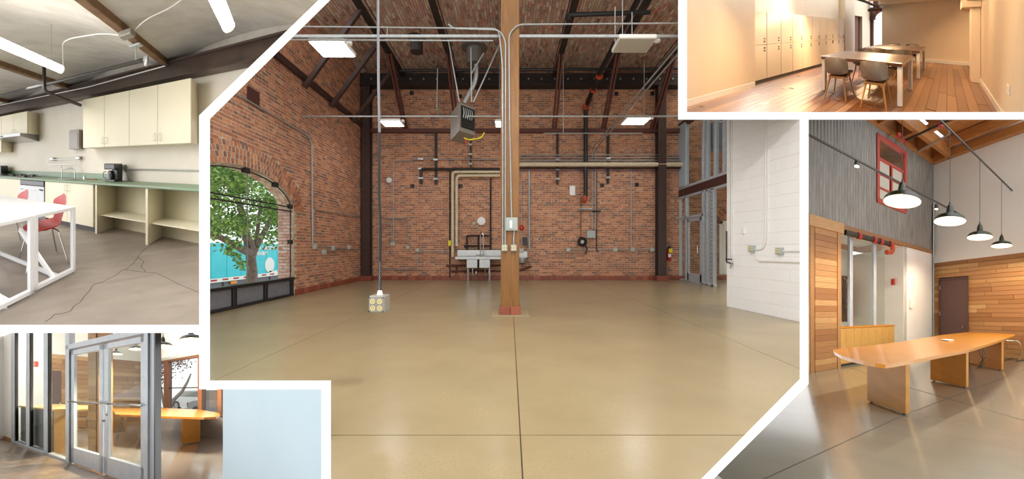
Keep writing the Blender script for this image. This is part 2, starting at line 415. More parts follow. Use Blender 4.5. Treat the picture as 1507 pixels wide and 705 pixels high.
# reveal of the arch: painted jamb bricks and whitewashed soffit bricks
jm = MB(); z = .42; n = 0
while z < AZ:
    x = XL-TH-(.1 if n % 2 else 0)
    while x < XL-.03:
        a, b = max(x, XL-TH), min(x+.2, XL-.03)
        if b-a > .02: jm.box(a, b, AC+AA-.02, AC+AA+.03, z, z+BH)
        x += .211
    z += .0745; n += 1
emit(M, 'jamb_brick_field', jm, pink_brick, wl, kind='stuff')
sm = MB(); n = 34
for k in range(n):
    t = math.pi*(k+.5)/n; y, z = AC-AA*math.cos(t), AZ+AB*math.sin(t); nx = V((0, -AB*math.cos(t), AA*math.sin(t))).normalized(); tx = V((0, nx.z, -nx.y))
    for j in range(3): sm.obox(V((XL-.09-.11*j, y, z)), (.05, 0, 0), tx*.038*1.6, nx*.02)
emit(M, 'soffit_brick_field', sm, white_brick, wl, kind='stuff')
# tile baseboards
bb = struct(M, 'baseboard_back', MB().box(XL, XR, YB-.012, YB+.02, 0, .15), mortar, label='terracotta tile baseboard along back wall')
pieces(M, 'tile', bb, tile, [((XL+.11+.2*i, YB-.022, .076), (.19, .02, .145)) for i in range(66)], bev=.003)
bb = struct(M, 'baseboard_left', MB().box(XL-.02, XL+.012, AC+AA+.02, YB, 0, .15), mortar, label='terracotta tile baseboard along left wall')
pieces(M, 'tile', bb, tile, [((XL+.022, AC+AA+.12+.2*i, .076), (.02, .19, .145)) for i in range(21)], bev=.003)

# vaulted brick ceiling
ce = struct(M, 'ceiling', MB().box(XL, XR, 4.5, YB+.3, 7.62, 7.75), dsteel, label='brick vaulted ceiling on steel beams')
bx = [XL, -3.64, -1.85, -.14, 1.56, 3.28, 4.99, 6.7, XR]
ZC = 7.17
for i in range(8):
    a, b = bx[i], bx[i+1]; cx_, w = (a+b)/2, (b-a)/2; h = .26
    zz = lambda x: ZC+h*(1-((x-cx_)/w)**2)
    xsn = [a+(b-a)*k/14 for k in range(15)]
    emit(M, 'vault', MB().grid([[(x, 4.5, zz(x)+.03) for x in xsn], [(x, YB, zz(x)+.03) for x in xsn]], (0, 0, .08)), vault_mortar, ce)
    vb = MB(); nr = int((b-a)/.076); row = 0
    for r in range(nr):
        x = a+(r+.5)*(b-a)/nr; sl = -2*h*(x-cx_)/w/w; t = V((1, 0, sl)).normalized(); nn = V((-t.z, 0, t.x)); y = 7.4-(.1 if r % 2 else 0)
        while y < YB-.05:
            if pip(px(M.W((x, y+.1, ZC))), M.poly): vb.obox(V((x, y+.1, zz(x)+random.uniform(.006, .02)))+nn*.02, t*.031, (0, .1, 0), nn*.025)
            y += .212
    emit(M, 'vault_brick_field', vb, vault_brick, ce, kind='stuff', cut=False)
for i, x in enumerate(bx[1:-1]):
    m = MB().box(x-.09, x+.09, 5, YB-.2, 7.0, 7.02); m.box(x-.012, x+.012, 5, YB-.2, 7.02, 7.24); m.box(x-.09, x+.09, 5, YB-.2, 7.22, 7.24)
    emit(M, 'ceiling_beam', m, dsteel, label='dark steel beam carrying ceiling vaults, ' + ['farthest left','second from left','left of the timber post','right of the timber post','third from right','second from right','farthest right'][i], cat='beam', group='ceiling beams')
m = MB().box(XL, XR, YB-.32, YB-.02, 6.72, 7.14); m.box(XL, XR, YB-.4, YB-.02, 6.7, 6.74)
hb = emit(M, 'header_beam', m, dsteel, label='dark riveted steel header beam along top of back wall', cat='beam')
for k in range(26): emit(M, 'rivet', MB().lathe((XL+.4+k*.45, YB-.34, 6.93), [(.03,-.02),(.03,0),(.02,.02)], 6, 'y'), gal, hb)
emit(M, 'ledger', MB().rbox(XL, 6, YB-.14, YB-.02, 5.16, 5.3, .01), rbrown, label='rust-brown steel ledger across back wall at brace feet', cat='beam')
emit(M, 'wall_beam', MB().rbox(XL+.0, XL+.12, 5, YB-.25, 5.28, 5.42, .01), brownsteel, label='brown steel beam running along upper left brick wall', cat='beam')
# knee braces at the back wall (double angle)
for i, x in enumerate([-3.64,-1.85,-.14,1.56,3.28,4.99]):
    p0, p1 = V((x, 11.5, 7.02)), V((x, YB-.1, 5.3)); d = (p1-p0); n_ = V((0, d.z, -d.y)).normalized()*.05
    m = MB()
    for sx in (-.05, .05): m.obox((p0+p1)/2+V((sx, 0, 0)), (.03, 0, 0), d*.5, n_)
    emit(M, 'knee_brace', m, rbrown, label='rust-brown diagonal brace at back wall under ceiling, ' + ['leftmost','second from left','behind the timber post','just right of the post','second from right','rightmost'][i], cat='brace', group='rust-brown wall braces')
for i, (y, z) in enumerate([(9.4,5.1),(10.8,5.14),(12.3,5.2)]):
    p0, p1 = V((XL+.08, y, z)), V((-3.66, y, 7.05)); d = p1-p0; n_ = V((d.z, 0, -d.x)).normalized()*.05
    emit(M, 'knee_brace', MB().obox((p0+p1)/2, d*.5, (0,.05,0), n_), brownsteel, label='brown diagonal strut from left wall to first beam, ' + ['nearest','middle','farthest'][i], cat='brace', group='left wall struts')
# wall columns
def wide_flange(name, x, y, z1, label):
    t = empty(M, name, (x, y, 0), label, 'column')
    m = MB().box(x-.14, x+.14, y-.02, y, 0, z1); m.box(x-.14, x+.14, y+.24, y+.26, 0, z1); emit(M, 'flange', m, brownsteel, t)
    emit(M, 'web', MB().box(x-.01, x+.01, y, y+.24, 0, z1), brownsteel, t)
    emit(M, 'base_block', MB().rbox(x-.2, x+.2, y-.08, y+.26, 0, .17, .01), tile, t)
wide_flange('steel_column', XL+.2, 13.08, 6.7, 'dark brown steel column at left corner of back wall')
wide_flange('steel_column', 5.23, 13.05, 6.7, 'dark brown steel column at right side of back wall')
# timber post
t = empty(M, 'timber_post', (.01, 6.6, 0), 'square golden timber post in middle of hall', 'post')
emit(M, 'shaft', MB().rbox(-.15, .165, 6.45, 6.77, .12, 7.1, .012), timber, t)
for k, (x0, x1) in enumerate([(-.175,.01),(.015,.19)]): emit(M, 'base_tile', MB().rbox(x0, x1, 6.42, 6.6, .01, .14, .006), tile, t)
emit(M, 'base_plinth', MB().rbox(-.17, .185, 6.6, 6.8, .01, .14, .006), tile, t)
emit(M, 'footing', MB().rbox(-.3, .33, 6.28, 6.9, 0, .012, .004), mat('footing_concrete','a5946f',.5), t)
# small wall hardware
def ebox(R, p, w, h, d, nrm, matl, name, label, cat, group=None, parent=None, outlets=0):
    """electrical box: p centre on wall, nrm towards the room"""
    n_ = V(nrm); u = n_.cross(V((0,0,1))).normalized(); c = V(p)
    t = empty(R, name, c, label, cat, group)
    m = MB(c, u, n_, V((0,0,1))); m.rbox(-w/2, w/2, 0, d, -h/2, h/2, .006); emit(R, 'box', m, matl, t)
    m = MB(c, u, n_, V((0,0,1))); m.rbox(-w/2*.82, w/2*.82, d-.001, d+.006, -h/2*.82, h/2*.82, .002); emit(R, 'cover', m, matl, t)
    for k in range(outlets):
        ox, oz = [(0,0)] if outlets == 1 else [(-.22*w,0),(.22*w,0)] if outlets == 2 else None or [(-.2*w,-.2*h),(.2*w,-.2*h),(-.2*w,.2*h),(.2*w,.2*h)], 0
        q = ox[k]; m = MB(c, u, n_, V((0,0,1))); m.lathe((q[0], d+.003, q[1]), [(.16*w,0),(.16*w,.008)], 10, 'y'); emit(R, 'outlet', m, ivory, t)
    return t
def conduit(R, pts, r, label, matl=None, R_=.12, name='conduit', cat='conduit', group=None, n=8):
    return emit(R, name, MB().bend(pts, r, R_, n), matl or gal, None, label, cat, group, smooth=True)
yf = 6.43
P = lambda u, v: M.y(u, v, yf)
# overhead strut and conduits
Zs, Ys = 4.73, 6.5
m = MB()
m.box(-5, 5, Ys-.02, Ys+.02, Zs, Zs+.045)
for k in range(60): pass
emit(M, 'strut_channel', m, gal, label='galvanized strut channel carrying front row of hall lights', cat='channel')
conduit(M, [(-5, Ys-.06, Zs+.17), M.y(734, 42, yf), M.y(740, 100, yf), M.y(740, 362, yf)], .012, 'steel conduit crossing overhead then bending down post left edge')
conduit(M, [(-5, Ys, Zs-.03), M.y(726, 60, Ys)], .014, 'white-topped steel conduit just beneath front strut channel')
conduit(M, [M.y(660, 36, yf), M.y(668, 42, yf), M.y(735, 44, yf-.02), M.y(744, 60, yf-.02), M.y(743.5, 362, yf-.02)], .012, 'second conduit bending down left side of timber post')
conduit(M, [(5, Ys-.06, M.y(900, 36, Ys)[2]), M.y(762, 36, yf), M.y(749, 50, yf), M.y(750, 180, yf), M.y(753, 322, yf)], .013, 'conduit arriving from right and running down post to switch box')
conduit(M, [M.y(757, 338, yf), M.y(756, 350, yf), M.y(756, 361, yf)], .012, 'short bent conduit between switch box and outlet box on post')
ebox(M, (*M.y(753, 330, yf+.02)[:2], M.y(753, 330, yf)[2]), .2, .22, .08, (0,-1,0), ltgrey, 'switch_box', 'large grey switch box on timber post', 'electrical box')
emit(M, 'warning_label', MB().rbox(.0, .045, 6.335, 6.342, M.y(0,336,6.43)[2], M.y(0,325,6.43)[2], .001), whpl, None, 'small white label on grey switch box', 'label')
ebox(M, M.y(742.5, 365, yf+.01), .1, .11, .06, (0,-1,0), ltgrey, 'outlet_box', 'four-outlet box low on left edge of timber post', 'outlet', outlets=4)
ebox(M, M.y(756, 365, yf+.01), .1, .11, .06, (0,-1,0), ltgrey, 'outlet_box', 'four-outlet box below switch box on timber post', 'outlet', outlets=4)
conduit(M, [M.x(445, 173, XL+.05), (XL+.05, 9.45, 4.4), (5, 9.45, 4.4)], .022, 'long grey pipe crossing hall under rear lights', R_=.02, name='pipe', cat='pipe')
conduit(M, [M.y(800, 196, 12.4), M.y(945, 196, 12.4)], .018, 'short horizontal grey rail hanging behind rear right light', name='rail', cat='rail')
# twin conduits to the back wall
for i, dx in enumerate((0, .12)):
    x = 2.9+dx; z = 4.62
    conduit(M, [(x, 5.9, z), (x, YB-.06, z), (x, YB-.06, bk(870, 338)[2])], .018, 'one of twin steel conduits running back from front then down to grey box, ' + ('left','right')[i], R_=.3, group='twin conduits')
ebox(M, bk(869, 345), .3, .26, .12, (0,-1,0), ltgrey, 'junction_box', 'square grey junction box under twin conduits on back wall', 'electrical box')
# light panels
def light(x0, x1, y0, y1, z, on, label):
    t = empty(M, 'ceiling_light', ((x0+x1)/2, (y0+y1)/2, z), label, 'ceiling light', 'hall light panels')
    emit(M, 'housing', MB().rbox(x0, x1, y0, y1, z, z+.07, .01), whpl, t)
    emit(M, 'diffuser', MB().box(x0+.02, x1-.02, y0+.02, y1-.02, z-.006, z+.001), led if on else led_off, t)
    emit(M, 'sensor', MB().lathe((x1+.05, y0+.12, z), [(.05,0),(.05,.06),(.03,.08)], 12), whpl, t)
    for xx in (x0+.08, x1-.08): emit(M, 'hanger', MB().tube([(xx, (y0+y1)/2, z+.07), (xx, (y0+y1)/2, z+.2)], .006, 5), gal, t)
light(-3.48, -2.86, 6.55, 7.1, 4.7, True, 'lit square LED light panel, front left')
light(1.86, 2.5, 6.45, 6.95, 4.7, False, 'unlit square light panel, front right')
light(-3.68, -3.1, 10.75, 11.25, 4.72, True, 'lit LED light panel near back, left')
light(3.28, 3.95, 10.6, 11.2, 4.76, True, 'lit LED light panel near back, right')
light(-.42, .15, 10.8, 11.3, 4.72, True, 'lit LED light panel mostly hidden behind timber post')
# hanging rods and straps
for i, (u, v0, v1, Y) in enumerate([(643,0,190,9),(815,30,100,9),(905,10,62,7),(930,18,60,7),(948,90,176,10.6),(829,90,196,10.6),(916,0,60,7),(735,90,176,10.6),(570,40,60,7.2)]):
    if i < 2: continue
    emit(M, 'hanger_rod', MB().tube([M.y(u, v0, Y), M.y(u, v1, Y)], .008, 5), gal, label='thin steel hanger rod in ceiling space ' + ['','','above front right light','at right end of front right light','above rear right light','right of the post, over rear pipe','crossing short black pipe','beside timber post','above front left strut'][i], cat='rod', group='hanger rods')
conduit(M, [M.y(644, 100, 10.5), M.y(643, 165, 10.5), M.y(648, 175, 9.6), M.y(663, 176, 9.5)], .014, 'grey conduit dropping from ceiling to rear pipe left of heater')
# drop cord
t = empty(M, 'drop_cord', (-1.106, 3.2, .62), 'hanging outlet box on long black drop cord', 'drop cord')
xx, yy = M.y(558, 430, 3.2)[:2]
emit(M, 'rod', MB().tube([M.y(556, -40, 3.2), M.y(557, 120, 3.2), M.y(558.5, 195, 3.2)], .011, 8), mat('dull_rod','77777a',.5,.2), t, smooth=True)
emit(M, 'cable', MB().tube([M.y(558, 195, 3.2), M.y(558, 290, 3.2), M.y(560, 330, 3.2), M.y(559.5, 385, 3.2)], .0115, 8), blackrub, t, smooth=True)
gz0, gz1 = M.y(559, 385, 3.2)[2], M.y(559, 428, 3.2)[2]; gx = M.y(559, 400, 3.2)[0]
emit(M, 'strain_relief', MB().tube([(gx, 3.2, gz0), (gx-.003, 3.2, gz1)], .010, 8), mat('grey_sleeve','8d8d8b',.4,.5), t, smooth=True)
m = MB()
for s_ in (1, -1):
    for ph in range(4): m.tube([(gx+.012*math.cos(s_*a*.9+ph*1.57), 3.2+.012*math.sin(s_*a*.9+ph*1.57), gz0+(gz1-gz0)*a/16) for a in range(17)], .0022, 4)
emit(M, 'wire_grip', m, blackrub, t)
emit(M, 'gland', MB().lathe((gx, 3.2, gz1-.045), [(.026,0),(.026,.02),(.02,.022),(.02,.04),(.012,.05)], 12), whpl, t, smooth=True)
bz = gz1-.035
emit(M, 'box', MB().rbox(gx-.073, gx+.06, 3.14, 3.28, bz-.14, bz, .008), mat('cast_box','8f8c84',.5,.2), t)
emit(M, 'cover', MB().rbox(gx-.068, gx+.055, 3.134, 3.142, bz-.135, bz-.005, .004), mat('cover_plate','96928a',.45,.2), t)
for sx in (-.035, .022):
    for sz in (-.045, -.1):
        o = emit(M, 'outlet', MB().lathe((gx+sx, 3.132, bz+sz), [(.022,0),(.022,-.006)], 12, 'y'), ivory, t)
        m = MB(); m.box(gx+sx-.009, gx+sx-.006, 3.124, 3.127, bz+sz, bz+sz+.01); m.box(gx+sx+.006, gx+sx+.009, 3.124, 3.127, bz+sz, bz+sz+.01); m.lathe((gx+sx, 3.126, bz+sz-.008), [(.003,0),(.003,-.002)], 6, 'y')
        emit(M, 'slot', m, black, o)
for sx in (-.065, .05):
    for sz in (-.012, -.128): emit(M, 'screw', MB().lathe((gx+sx, 3.133, bz+sz), [(.006,0),(.006,-.004)], 6, 'y'), dsteel, t)
# unit heater
HY = 9.4; hp = lambda u, v, dy=0: M.y(u, v, HY+dy)
hl, hr, htp, hbt = hp(676, 150)[0], hp(700, 150)[0], hp(0, 151)[2], hp(0, 190)[2]
t = empty(M, 'unit_heater', (hl, HY, hbt), 'grey gas unit heater hung from ceiling left of post', 'heater')
a = V((hp(663,0)[0], HY+.75, 0)); b_ = V((hp(678,0)[0], HY-.1, 0)); c = V((hp(700,0)[0]+.05, HY+.35, 0))
a.x = M.y(663, 0, HY+.75)[0]; b_.x = M.y(676, 0, HY-.1)[0]; c.x = M.y(699, 0, HY+.3)[0]; c.y = HY+.3; dd = a+c-b_
z0_, z1_ = 4.0, 4.7
m = MB(); m.prism([(p.x, p.y, z0_) for p in (a, b_, c, dd)], (0, 0, z1_-z0_)); emit(M, 'casing', m, mat('heater_enamel','8d867a',.5), t)
u_ = (c-b_); n_ = V((u_.y, -u_.x, 0)).normalized(); un = u_.normalized(); W_ = u_.length
m = MB(b_+n_*.004, un, n_, V((0,0,1))); m.box(.05, W_-.02, 0, .01, z0_+.1, z1_-.06); emit(M, 'louvre_panel', m, black, t)
for k in range(6):
    m = MB(b_, un, n_, V((0,0,1))); m.box(.06, W_-.03, .012, .03, z0_+.13+k*.075, z0_+.15+k*.075); emit(M, 'louvre', m, dsteel, t)
for k in range(5):
    m = MB(b_, un, n_, V((0,0,1))); m.tube([(.1+k*.07, .03+.03*math.sin(q*.6), z1_-.36+q*.05) for q in range(6)], .013, 6); emit(M, 'heat_tube', m, gal, t)
conduit(M, [hp(683, 152, .3), hp(697, 126, .3), hp(701, 112, .3), hp(701, 95, .3)], .055, 'grey flue pipe rising from unit heater', R_=.12, name='flue_pipe', cat='pipe')
emit(M, 'flue_thimble', MB().lathe((M.y(698, 80, 9.9)[0], 9.9, M.y(0, 95, 9.9)[2]), [(.2,0),(.21,.02),(.21,.4),(.34,.42),(.34,.46)], 18), mat('flue_grey','5f5a54',.6,.3), label='wide grey flue thimble in ceiling above heater', cat='vent', smooth=True)
emit(M, 'roof_vent', MB().lathe((M.y(613, 80, 9.6)[0], 9.6, M.y(0, 77, 9.6)[2]), [(.14,0),(.16,.0),(.16,.35),(.24,.37)], 18), dsteel, label='short dark round vent stub in ceiling above left light', cat='vent', smooth=True)
for i, (p, q) in enumerate([((660,60),(676,150)),((737,62),(697,150)),((712,78),(693,110)),((693,70),(694,150))]):
    emit(M, 'heater_strap', MB().tube([M.y(*p, 9.6), M.y(*q, 9.6)], .02, 4), gal, label='perforated steel strap holding heater, ' + ['left','right','short slanting','middle'][i], cat='strap', group='heater straps')
emit(M, 'gas_hose', MB().bend([hp(683, 203), hp(690, 206), hp(708, 203), hp(713, 195)], .016, .05), yellow, label='yellow gas hose under unit heater', cat='hose', smooth=True)
emit(M, 'valve', MB().rbox(hp(685,0)[0]-.02, hp(685,0)[0]+.03, HY, HY+.06, hp(0,211)[2], hp(0,205)[2]), redp, label='small red valve beneath unit heater', cat='valve')
# sprinkler pipe with grooved couplings
sp_ = [M.y(955, -30, 7.6), M.y(880, 112, 12.0), M.y(862, 158, YB-.24), M.y(862, 290, YB-.2)]
t = empty(M, 'sprinkler_pipe', sp_[-1], 'black sprinkler main with orange couplings dropping down back wall', 'pipe')
emit(M, 'pipe', MB().bend(sp_, .075, .2, 10), black, t, smooth=True)
for (u, v, Y) in [(882,112,11.9),(873,132,12.5),(866,148,13),(862,156,13.1),(862,160,13.15)]:
    c = V(M.y(u, v, Y)); d = (V(sp_[2])-V(sp_[1])).normalized()*.05 if v < 150 else V((0,0,.05)); emit(M, 'coupling', MB().tube([c-d, c+d], .11, 10), orange, t)
c = V(M.y(861, 294, YB-.2)); emit(M, 'elbow', MB().bend([c+V((0,0,.14)), c, c+V((-.02,.1,-.04))], .08, .1, 10), orange, t, smooth=True)
emit(M, 'branch_pipe', MB().tube([M.y(588, 104, 12.2), M.y(1003, 101, 12.2)], .045, 8), black, label='black sprinkler branch pipe across rear of ceiling', cat='pipe', smooth=True)
emit(M, 'branch_pipe', MB().bend([M.y(836, 30, 8.2), M.y(836, 22, 8.2), M.y(957, 18, 8.2)], .05, .05), black, label='short black sprinkler branch near top of hall', cat='pipe', smooth=True)
# long service pipes along the back wall
def hpipe(u0, u1, v, r, label, matl=gal, dy=.1, v1=None):
    return conduit(M, [bk(u0, v, YB-dy), bk(u1, v if v1 is None else v1, YB-dy)], r, label, matl, name='pipe', cat='pipe')
hpipe(763, 1004, 242, .075, 'thick cream lagged pipe along back wall right of post', cream, .3)
hpipe(763, 1004, 247.5, .03, 'dark pipe tucked under cream lagged pipe', dsteel, .16)
hpipe(763, 1002, 228, .02, 'upper thin grey conduit along back wall right of post')
hpipe(763, 1002, 232, .02, 'middle thin grey conduit along back wall right of post')
hpipe(763, 1002, 236, .025, 'lower grey conduit above cream pipe', dy=.14)
hpipe(763, 1003, 251, .008, 'thin blue cable strung below cream pipe', mat('blue_cable','3a4a8c',.5), .1)
hpipe(604, 736, 234.5, .016, 'thin grey conduit along back wall left of post, upper run')
hpipe(620, 736, 249, .045, 'dark pipe along back wall left of post', dsteel, .15)
conduit(M, [bk(736, 253, YB-.16), bk(666, 253, YB-.16), bk(666, 378, YB-.16)], .05, 'outer cream lagged pipe bending down beside sink', cream, .14, 'pipe', 'pipe')
conduit(M, [bk(736, 258.5, YB-.16), bk(672, 258.5, YB-.16), bk(672, 362, YB-.16)], .05, 'inner cream lagged pipe bending down beside sink', cream, .14, 'pipe', 'pipe')
conduit(M, [bk(662, 250, YB-.07), bk(662, 408, YB-.07)], .02, 'dark vertical pipe left of cream pipes', dsteel, .1, 'pipe', 'pipe')
# vertical struts hanging on the wall
def strut(u, v0, v1, w, label, matl=dsteel):
    x = bk(u, 0)[0]; m = MB().box(x-w/2, x+w/2, YB-.1, YB-.02, bk(0, v1)[2], bk(0, v0)[2])
    o = emit(M, 'wall_strut', m, matl, None, label, 'strut', 'wall struts')
    for k in range(3): emit(M, 'pipe_clamp', MB().box(x-w, x+w, YB-.13, YB-.1, bk(0, v1-8-k*14)[2]-.03, bk(0, v1-8-k*14)[2]+.03), gal, o)
strut(642, 196, 272, .08, 'tall dark strut on back wall above dark pipe'); strut(620, 248, 271, .09, 'short dark strut at left end of dark pipe')
strut(693, 190, 250, .05, 'thin strut hanging below unit heater'); strut(820, 195, 272, .07, 'dark strut crossing cream pipe right of post'); strut(894, 200, 270, .08, 'dark strut crossing cream pipe left of steel column')
# conduits with outlet boxes
BOXN = [0]
def ob(u, v, label, s_=.13, matl=ltgrey): ebox(M, bk(u, v, YB-.02), s_, s_, .06, (0,-1,0), matl, 'outlet_box', label, 'outlet', 'back wall outlet boxes', outlets=2)
conduit(M, [bk(608, 237, YB-.05), bk(579, 237, YB-.05), bk(579, 356, YB-.05)], .016, 'conduit looping down back wall left part to outlet')
ob(578.5, 359, 'outlet box at foot of looping conduit, left part of back wall', .16)
conduit(M, [bk(563, 321, YB-.045), bk(600, 321, YB-.045), bk(600, 362, YB-.045)], .012, 'thin conduit bending down to second outlet from left'); ob(600.5, 364, 'second outlet box from left on back wall')
conduit(M, [bk(562, 329, YB-.06), bk(576, 329, YB-.06), bk(577, 356, YB-.06)], .012, 'short curved conduit feeding leftmost back wall outlet')
conduit(M, [bk(562, 396, YB-.045), bk(614, 396, YB-.045), bk(614, 371, YB-.045)], .012, 'low conduit rising to third outlet from left'); ob(614.5, 368, 'third outlet box from left on back wall')
hpipe(617, 662, 369.5, .014, 'thin horizontal conduit between third outlet and pipes', dy=.05)
conduit(M, [bk(779, 250, YB-.06), bk(779, 368, YB-.06)], .035, 'thick pale conduit down back wall right of post')
conduit(M, [bk(767.5, 250, YB-.05), bk(767.5, 366, YB-.05)], .015, 'thin conduit immediately right of post'); ob(767.5, 369, 'outlet box low beside timber post', .16)
conduit(M, [bk(799, 278, YB-.05), bk(782, 278, YB-.05), bk(782, 300, YB-.05)], .01, 'small bent conduit beside thick pale conduit')
conduit(M, [bk(929, 250, YB-.05), bk(929, 366, YB-.05)], .018, 'vertical conduit down back wall left of steel column')
hpipe(836, 962, 367.5, .014, 'thin conduit linking row of four outlets', dy=.05)
for i, u in enumerate((836, 905, 930.5, 959.5)): ob(u, 367.5, 'outlet box on right part of back wall, ' + ['leftmost, by hose reel','second of four','third of four, under conduit','last, beside steel column'][i], .15)
ob(976, 366, 'small white box right of steel column', .1, whpl)
conduit(M, [bk(878, 252, YB-.05), bk(878, 368, YB-.05), bk(881, 371, YB-.05)], .018, 'dark vertical pipe right of twin conduits', dsteel, .02, 'pipe', 'pipe')
hpipe(850, 871, 307.5, .03, 'short horizontal strut behind twin conduits', gal); hpipe(871, 884, 311, .03, 'shorter strut right of twin conduits', dsteel)
conduit(M, [bk(855, 290, YB-.05), bk(855, 350, YB-.05)], .01, 'thin pipe above hose reel', dsteel)
t = empty(M, 'hose_reel', bk(857, 356, YB-.1), 'black coiled hose reel on back wall', 'hose reel')
c = bk(857, 356, YB-.14)
for k in range(3): emit(M, 'hose_coil', MB().tube([(c[0]+(.15-.02*k)*math.cos(a), c[1]+.03*k, c[2]+(.15-.02*k)*math.sin(a)) for a in [i*math.pi/10 for i in range(21)]], .025, 6), blackrub, t, smooth=True)
emit(M, 'hub', MB().lathe((c[0], c[1]-.02, c[2]), [(.06,0),(.06,.15)], 10, 'y'), gal, t)
emit(M, 'hose_tail', MB().tube([(c[0]+.1, c[1], c[2]-.1), (c[0]+.17, c[1], c[2]-.25), (c[0]+.1, c[1], c[2]-.42)], .02, 6), blackrub, t)
# round and square fittings
def disc(u, v, r, label, name, matl=whpl, cat='vent'): 
    c = bk(u, v, YB-.02); return emit(M, name, MB().lathe(c, [(r,0),(r,-.03),(r*.85,-.05),(r*.5,-.05),(r*.45,-.07),(r*.1,-.07)], 20, 'y'), matl, None, label, cat, smooth=True)
disc(573, 265.5, .1, 'round white alarm on back wall, far left', 'round_alarm', whpl, 'alarm'); disc(708.5, 325.5, .15, 'round white vent cover above sink', 'round_vent')
ebox(M, bk(842, 281), .2, .34, .08, (0,-1,0), whpl, 'wall_panel', 'white rectangular panel on back wall right of post', 'panel')
for i, (u, v) in enumerate([(606,137),(677,142),(607,274),(678,274),(707,101),(907,138),(960,138),(886,273),(937,272)]):
    c = bk(u, v, YB); emit(M, 'wall_hole', MB().box(c[0]-.07, c[0]+.07, YB-.012, YB-.003, c[2]-.07, c[2]+.07), black, label='small dark square beam pocket in back wall, ' + ['upper left','upper left of heater','low left by strut','left of cream pipe corner','high above heater','upper right','far upper right','right above twin conduits','right near steel column'][i], cat='pocket', group='beam pockets')
c = bk(767.5, 335, YB-.05); emit(M, 'alarm_bell', MB().lathe(c, [(.09,0),(.09,-.05),(.05,-.09)], 14, 'y'), redp, label='small red alarm on back wall beside post', cat='alarm')
ebox(M, bk(772.5, 355), .13, .28, .1, (0,-1,0), mat('navy_plastic','23283a',.4), 'wall_dispenser', 'dark blue wall dispenser right of post', 'dispenser')
c = bk(768, 382, YB); t = empty(M, 'hand_sink', c, 'small steel wall basin partly hidden behind post', 'basin')
emit(M, 'bowl', MB().lathe((c[0], YB-.22, c[2]), [(.05,-.16),(.16,-.1),(.2,.06),(.2,.08),(.18,.07),(.05,-.06)], 16), ss, t, smooth=True); emit(M, 'splashback', MB().rbox(c[0]-.2, c[0]+.2, YB-.05, YB-.02, c[2]-.05, c[2]+.3), ss, t)
# fire extinguisher
c = bk(984, 376, YB-.12); t = empty(M, 'fire_extinguisher', c, 'red fire extinguisher with yellow tag on back wall', 'extinguisher')
emit(M, 'cylinder', MB().lathe((c[0], c[1], c[2]-.18), [(.07,0),(.08,.02),(.08,.34),(.05,.4),(.03,.42)], 14), redp, t, smooth=True)
emit(M, 'valve', MB().rbox(c[0]-.03, c[0]+.07, c[1]-.03, c[1]+.03, c[2]+.24, c[2]+.32), black, t); emit(M, 'hose', MB().tube([(c[0]-.03,c[1],c[2]+.28),(c[0]-.11,c[1],c[2]+.2),(c[0]-.1,c[1],c[2]-.05)], .015, 6), black, t)
emit(M, 'tag', MB().rbox(c[0]-.03, c[0]+.09, c[1]-.1, c[1]-.09, c[2]+.1, c[2]+.24, .002), yellow, t); emit(M, 'label', MB().rbox(c[0]-.05, c[0]+.05, c[1]-.09, c[1]-.08, c[2]-.06, c[2]+.06, .002), whpl, t)
# sink
sk = lambda u, v, dy=0: M.y(u, v, 12.95+dy)
t = empty(M, 'utility_sink', (sk(700,0)[0], 13, 0), 'stainless two-basin utility sink against back wall', 'sink')
xa, xb = sk(671,0)[0], sk(745,0)[0]; zt = sk(0, 379)[2]; 
m = MB(); m.rbox(xa, xb, 12.72, 13.28, zt-.03, zt, .008); emit(M, 'counter', m, ss, t)
emit(M, 'splashback', MB().rbox(xa, xb, 13.26, 13.3, zt, zt+.26, .01), ss, t)
emit(M, 'rim', MB().rbox(xa, xb, 12.7, 12.74, zt-.06, zt+.04, .01), ss, t)
for i in range(2):
    x0, x1 = sk(687+18.5*i, 0)[0], sk(703.5+18.5*i, 0)[0]; emit(M, 'basin', MB().rbox(x0, x1, 12.76, 13.2, zt-.36, zt-.02, .02), ss, t)
    for yy in (12.8, 13.15): emit(M, 'leg', MB().tube([(x0+.04 if i == 0 else x1-.04, yy, .0), (x0+.04 if i == 0 else x1-.04, yy, zt-.3)], .02, 8), ss, t, smooth=True)
    xm = (x0+x1)/2; emit(M, 'drain_trap', MB().bend([(xm, 13, zt-.35), (xm, 13, zt-.6), (xm+.12, 13, zt-.6), (xm+.12, 13, zt-.45), (xm+.12, 13.3, zt-.45)], .022, .06), chrome, t, smooth=True)
fx = sk(706,0)[0]; emit(M, 'faucet', MB().bend([(fx, 13.2, zt), (fx, 13.2, zt+.85), (fx+.05, 13.05, zt+.9), (fx+.12, 12.95, zt+.8), (fx+.12, 12.95, zt+.1)], .018, .1), chrome, t, smooth=True)
emit(M, 'spout', MB().bend([(fx-.15, 13.2, zt+.08), (fx+.2, 13.2, zt+.08), (fx+.2, 12.95, zt+.08)], .014, .05), chrome, t, smooth=True)
m = MB()
for a_, b2 in (((687,373),(687,347)),((687,347),(720,347)),((704,347),(704,373)),((683,362),(722,362)),((722,262),(722,373))): m.tube([bk(*a_, YB-.07), bk(*b2, YB-.07)], .03, 6)
emit(M, 'water_pipe', m, dsteel, None, 'dark copper-brown water pipes on wall behind sink', 'pipe')
m = MB()
for a_, b2 in (((657,391),(740,391)),((664,399),(740,399)),((672,391),(672,402)),((760,400),(782,392)),((690,396),(700,392))): m.tube([bk(*a_, YB-.1), bk(*b2, YB-.1)], .035, 6)
emit(M, 'water_pipe', m, rbrown, None, 'brown water pipes low on wall beneath sink', 'pipe')
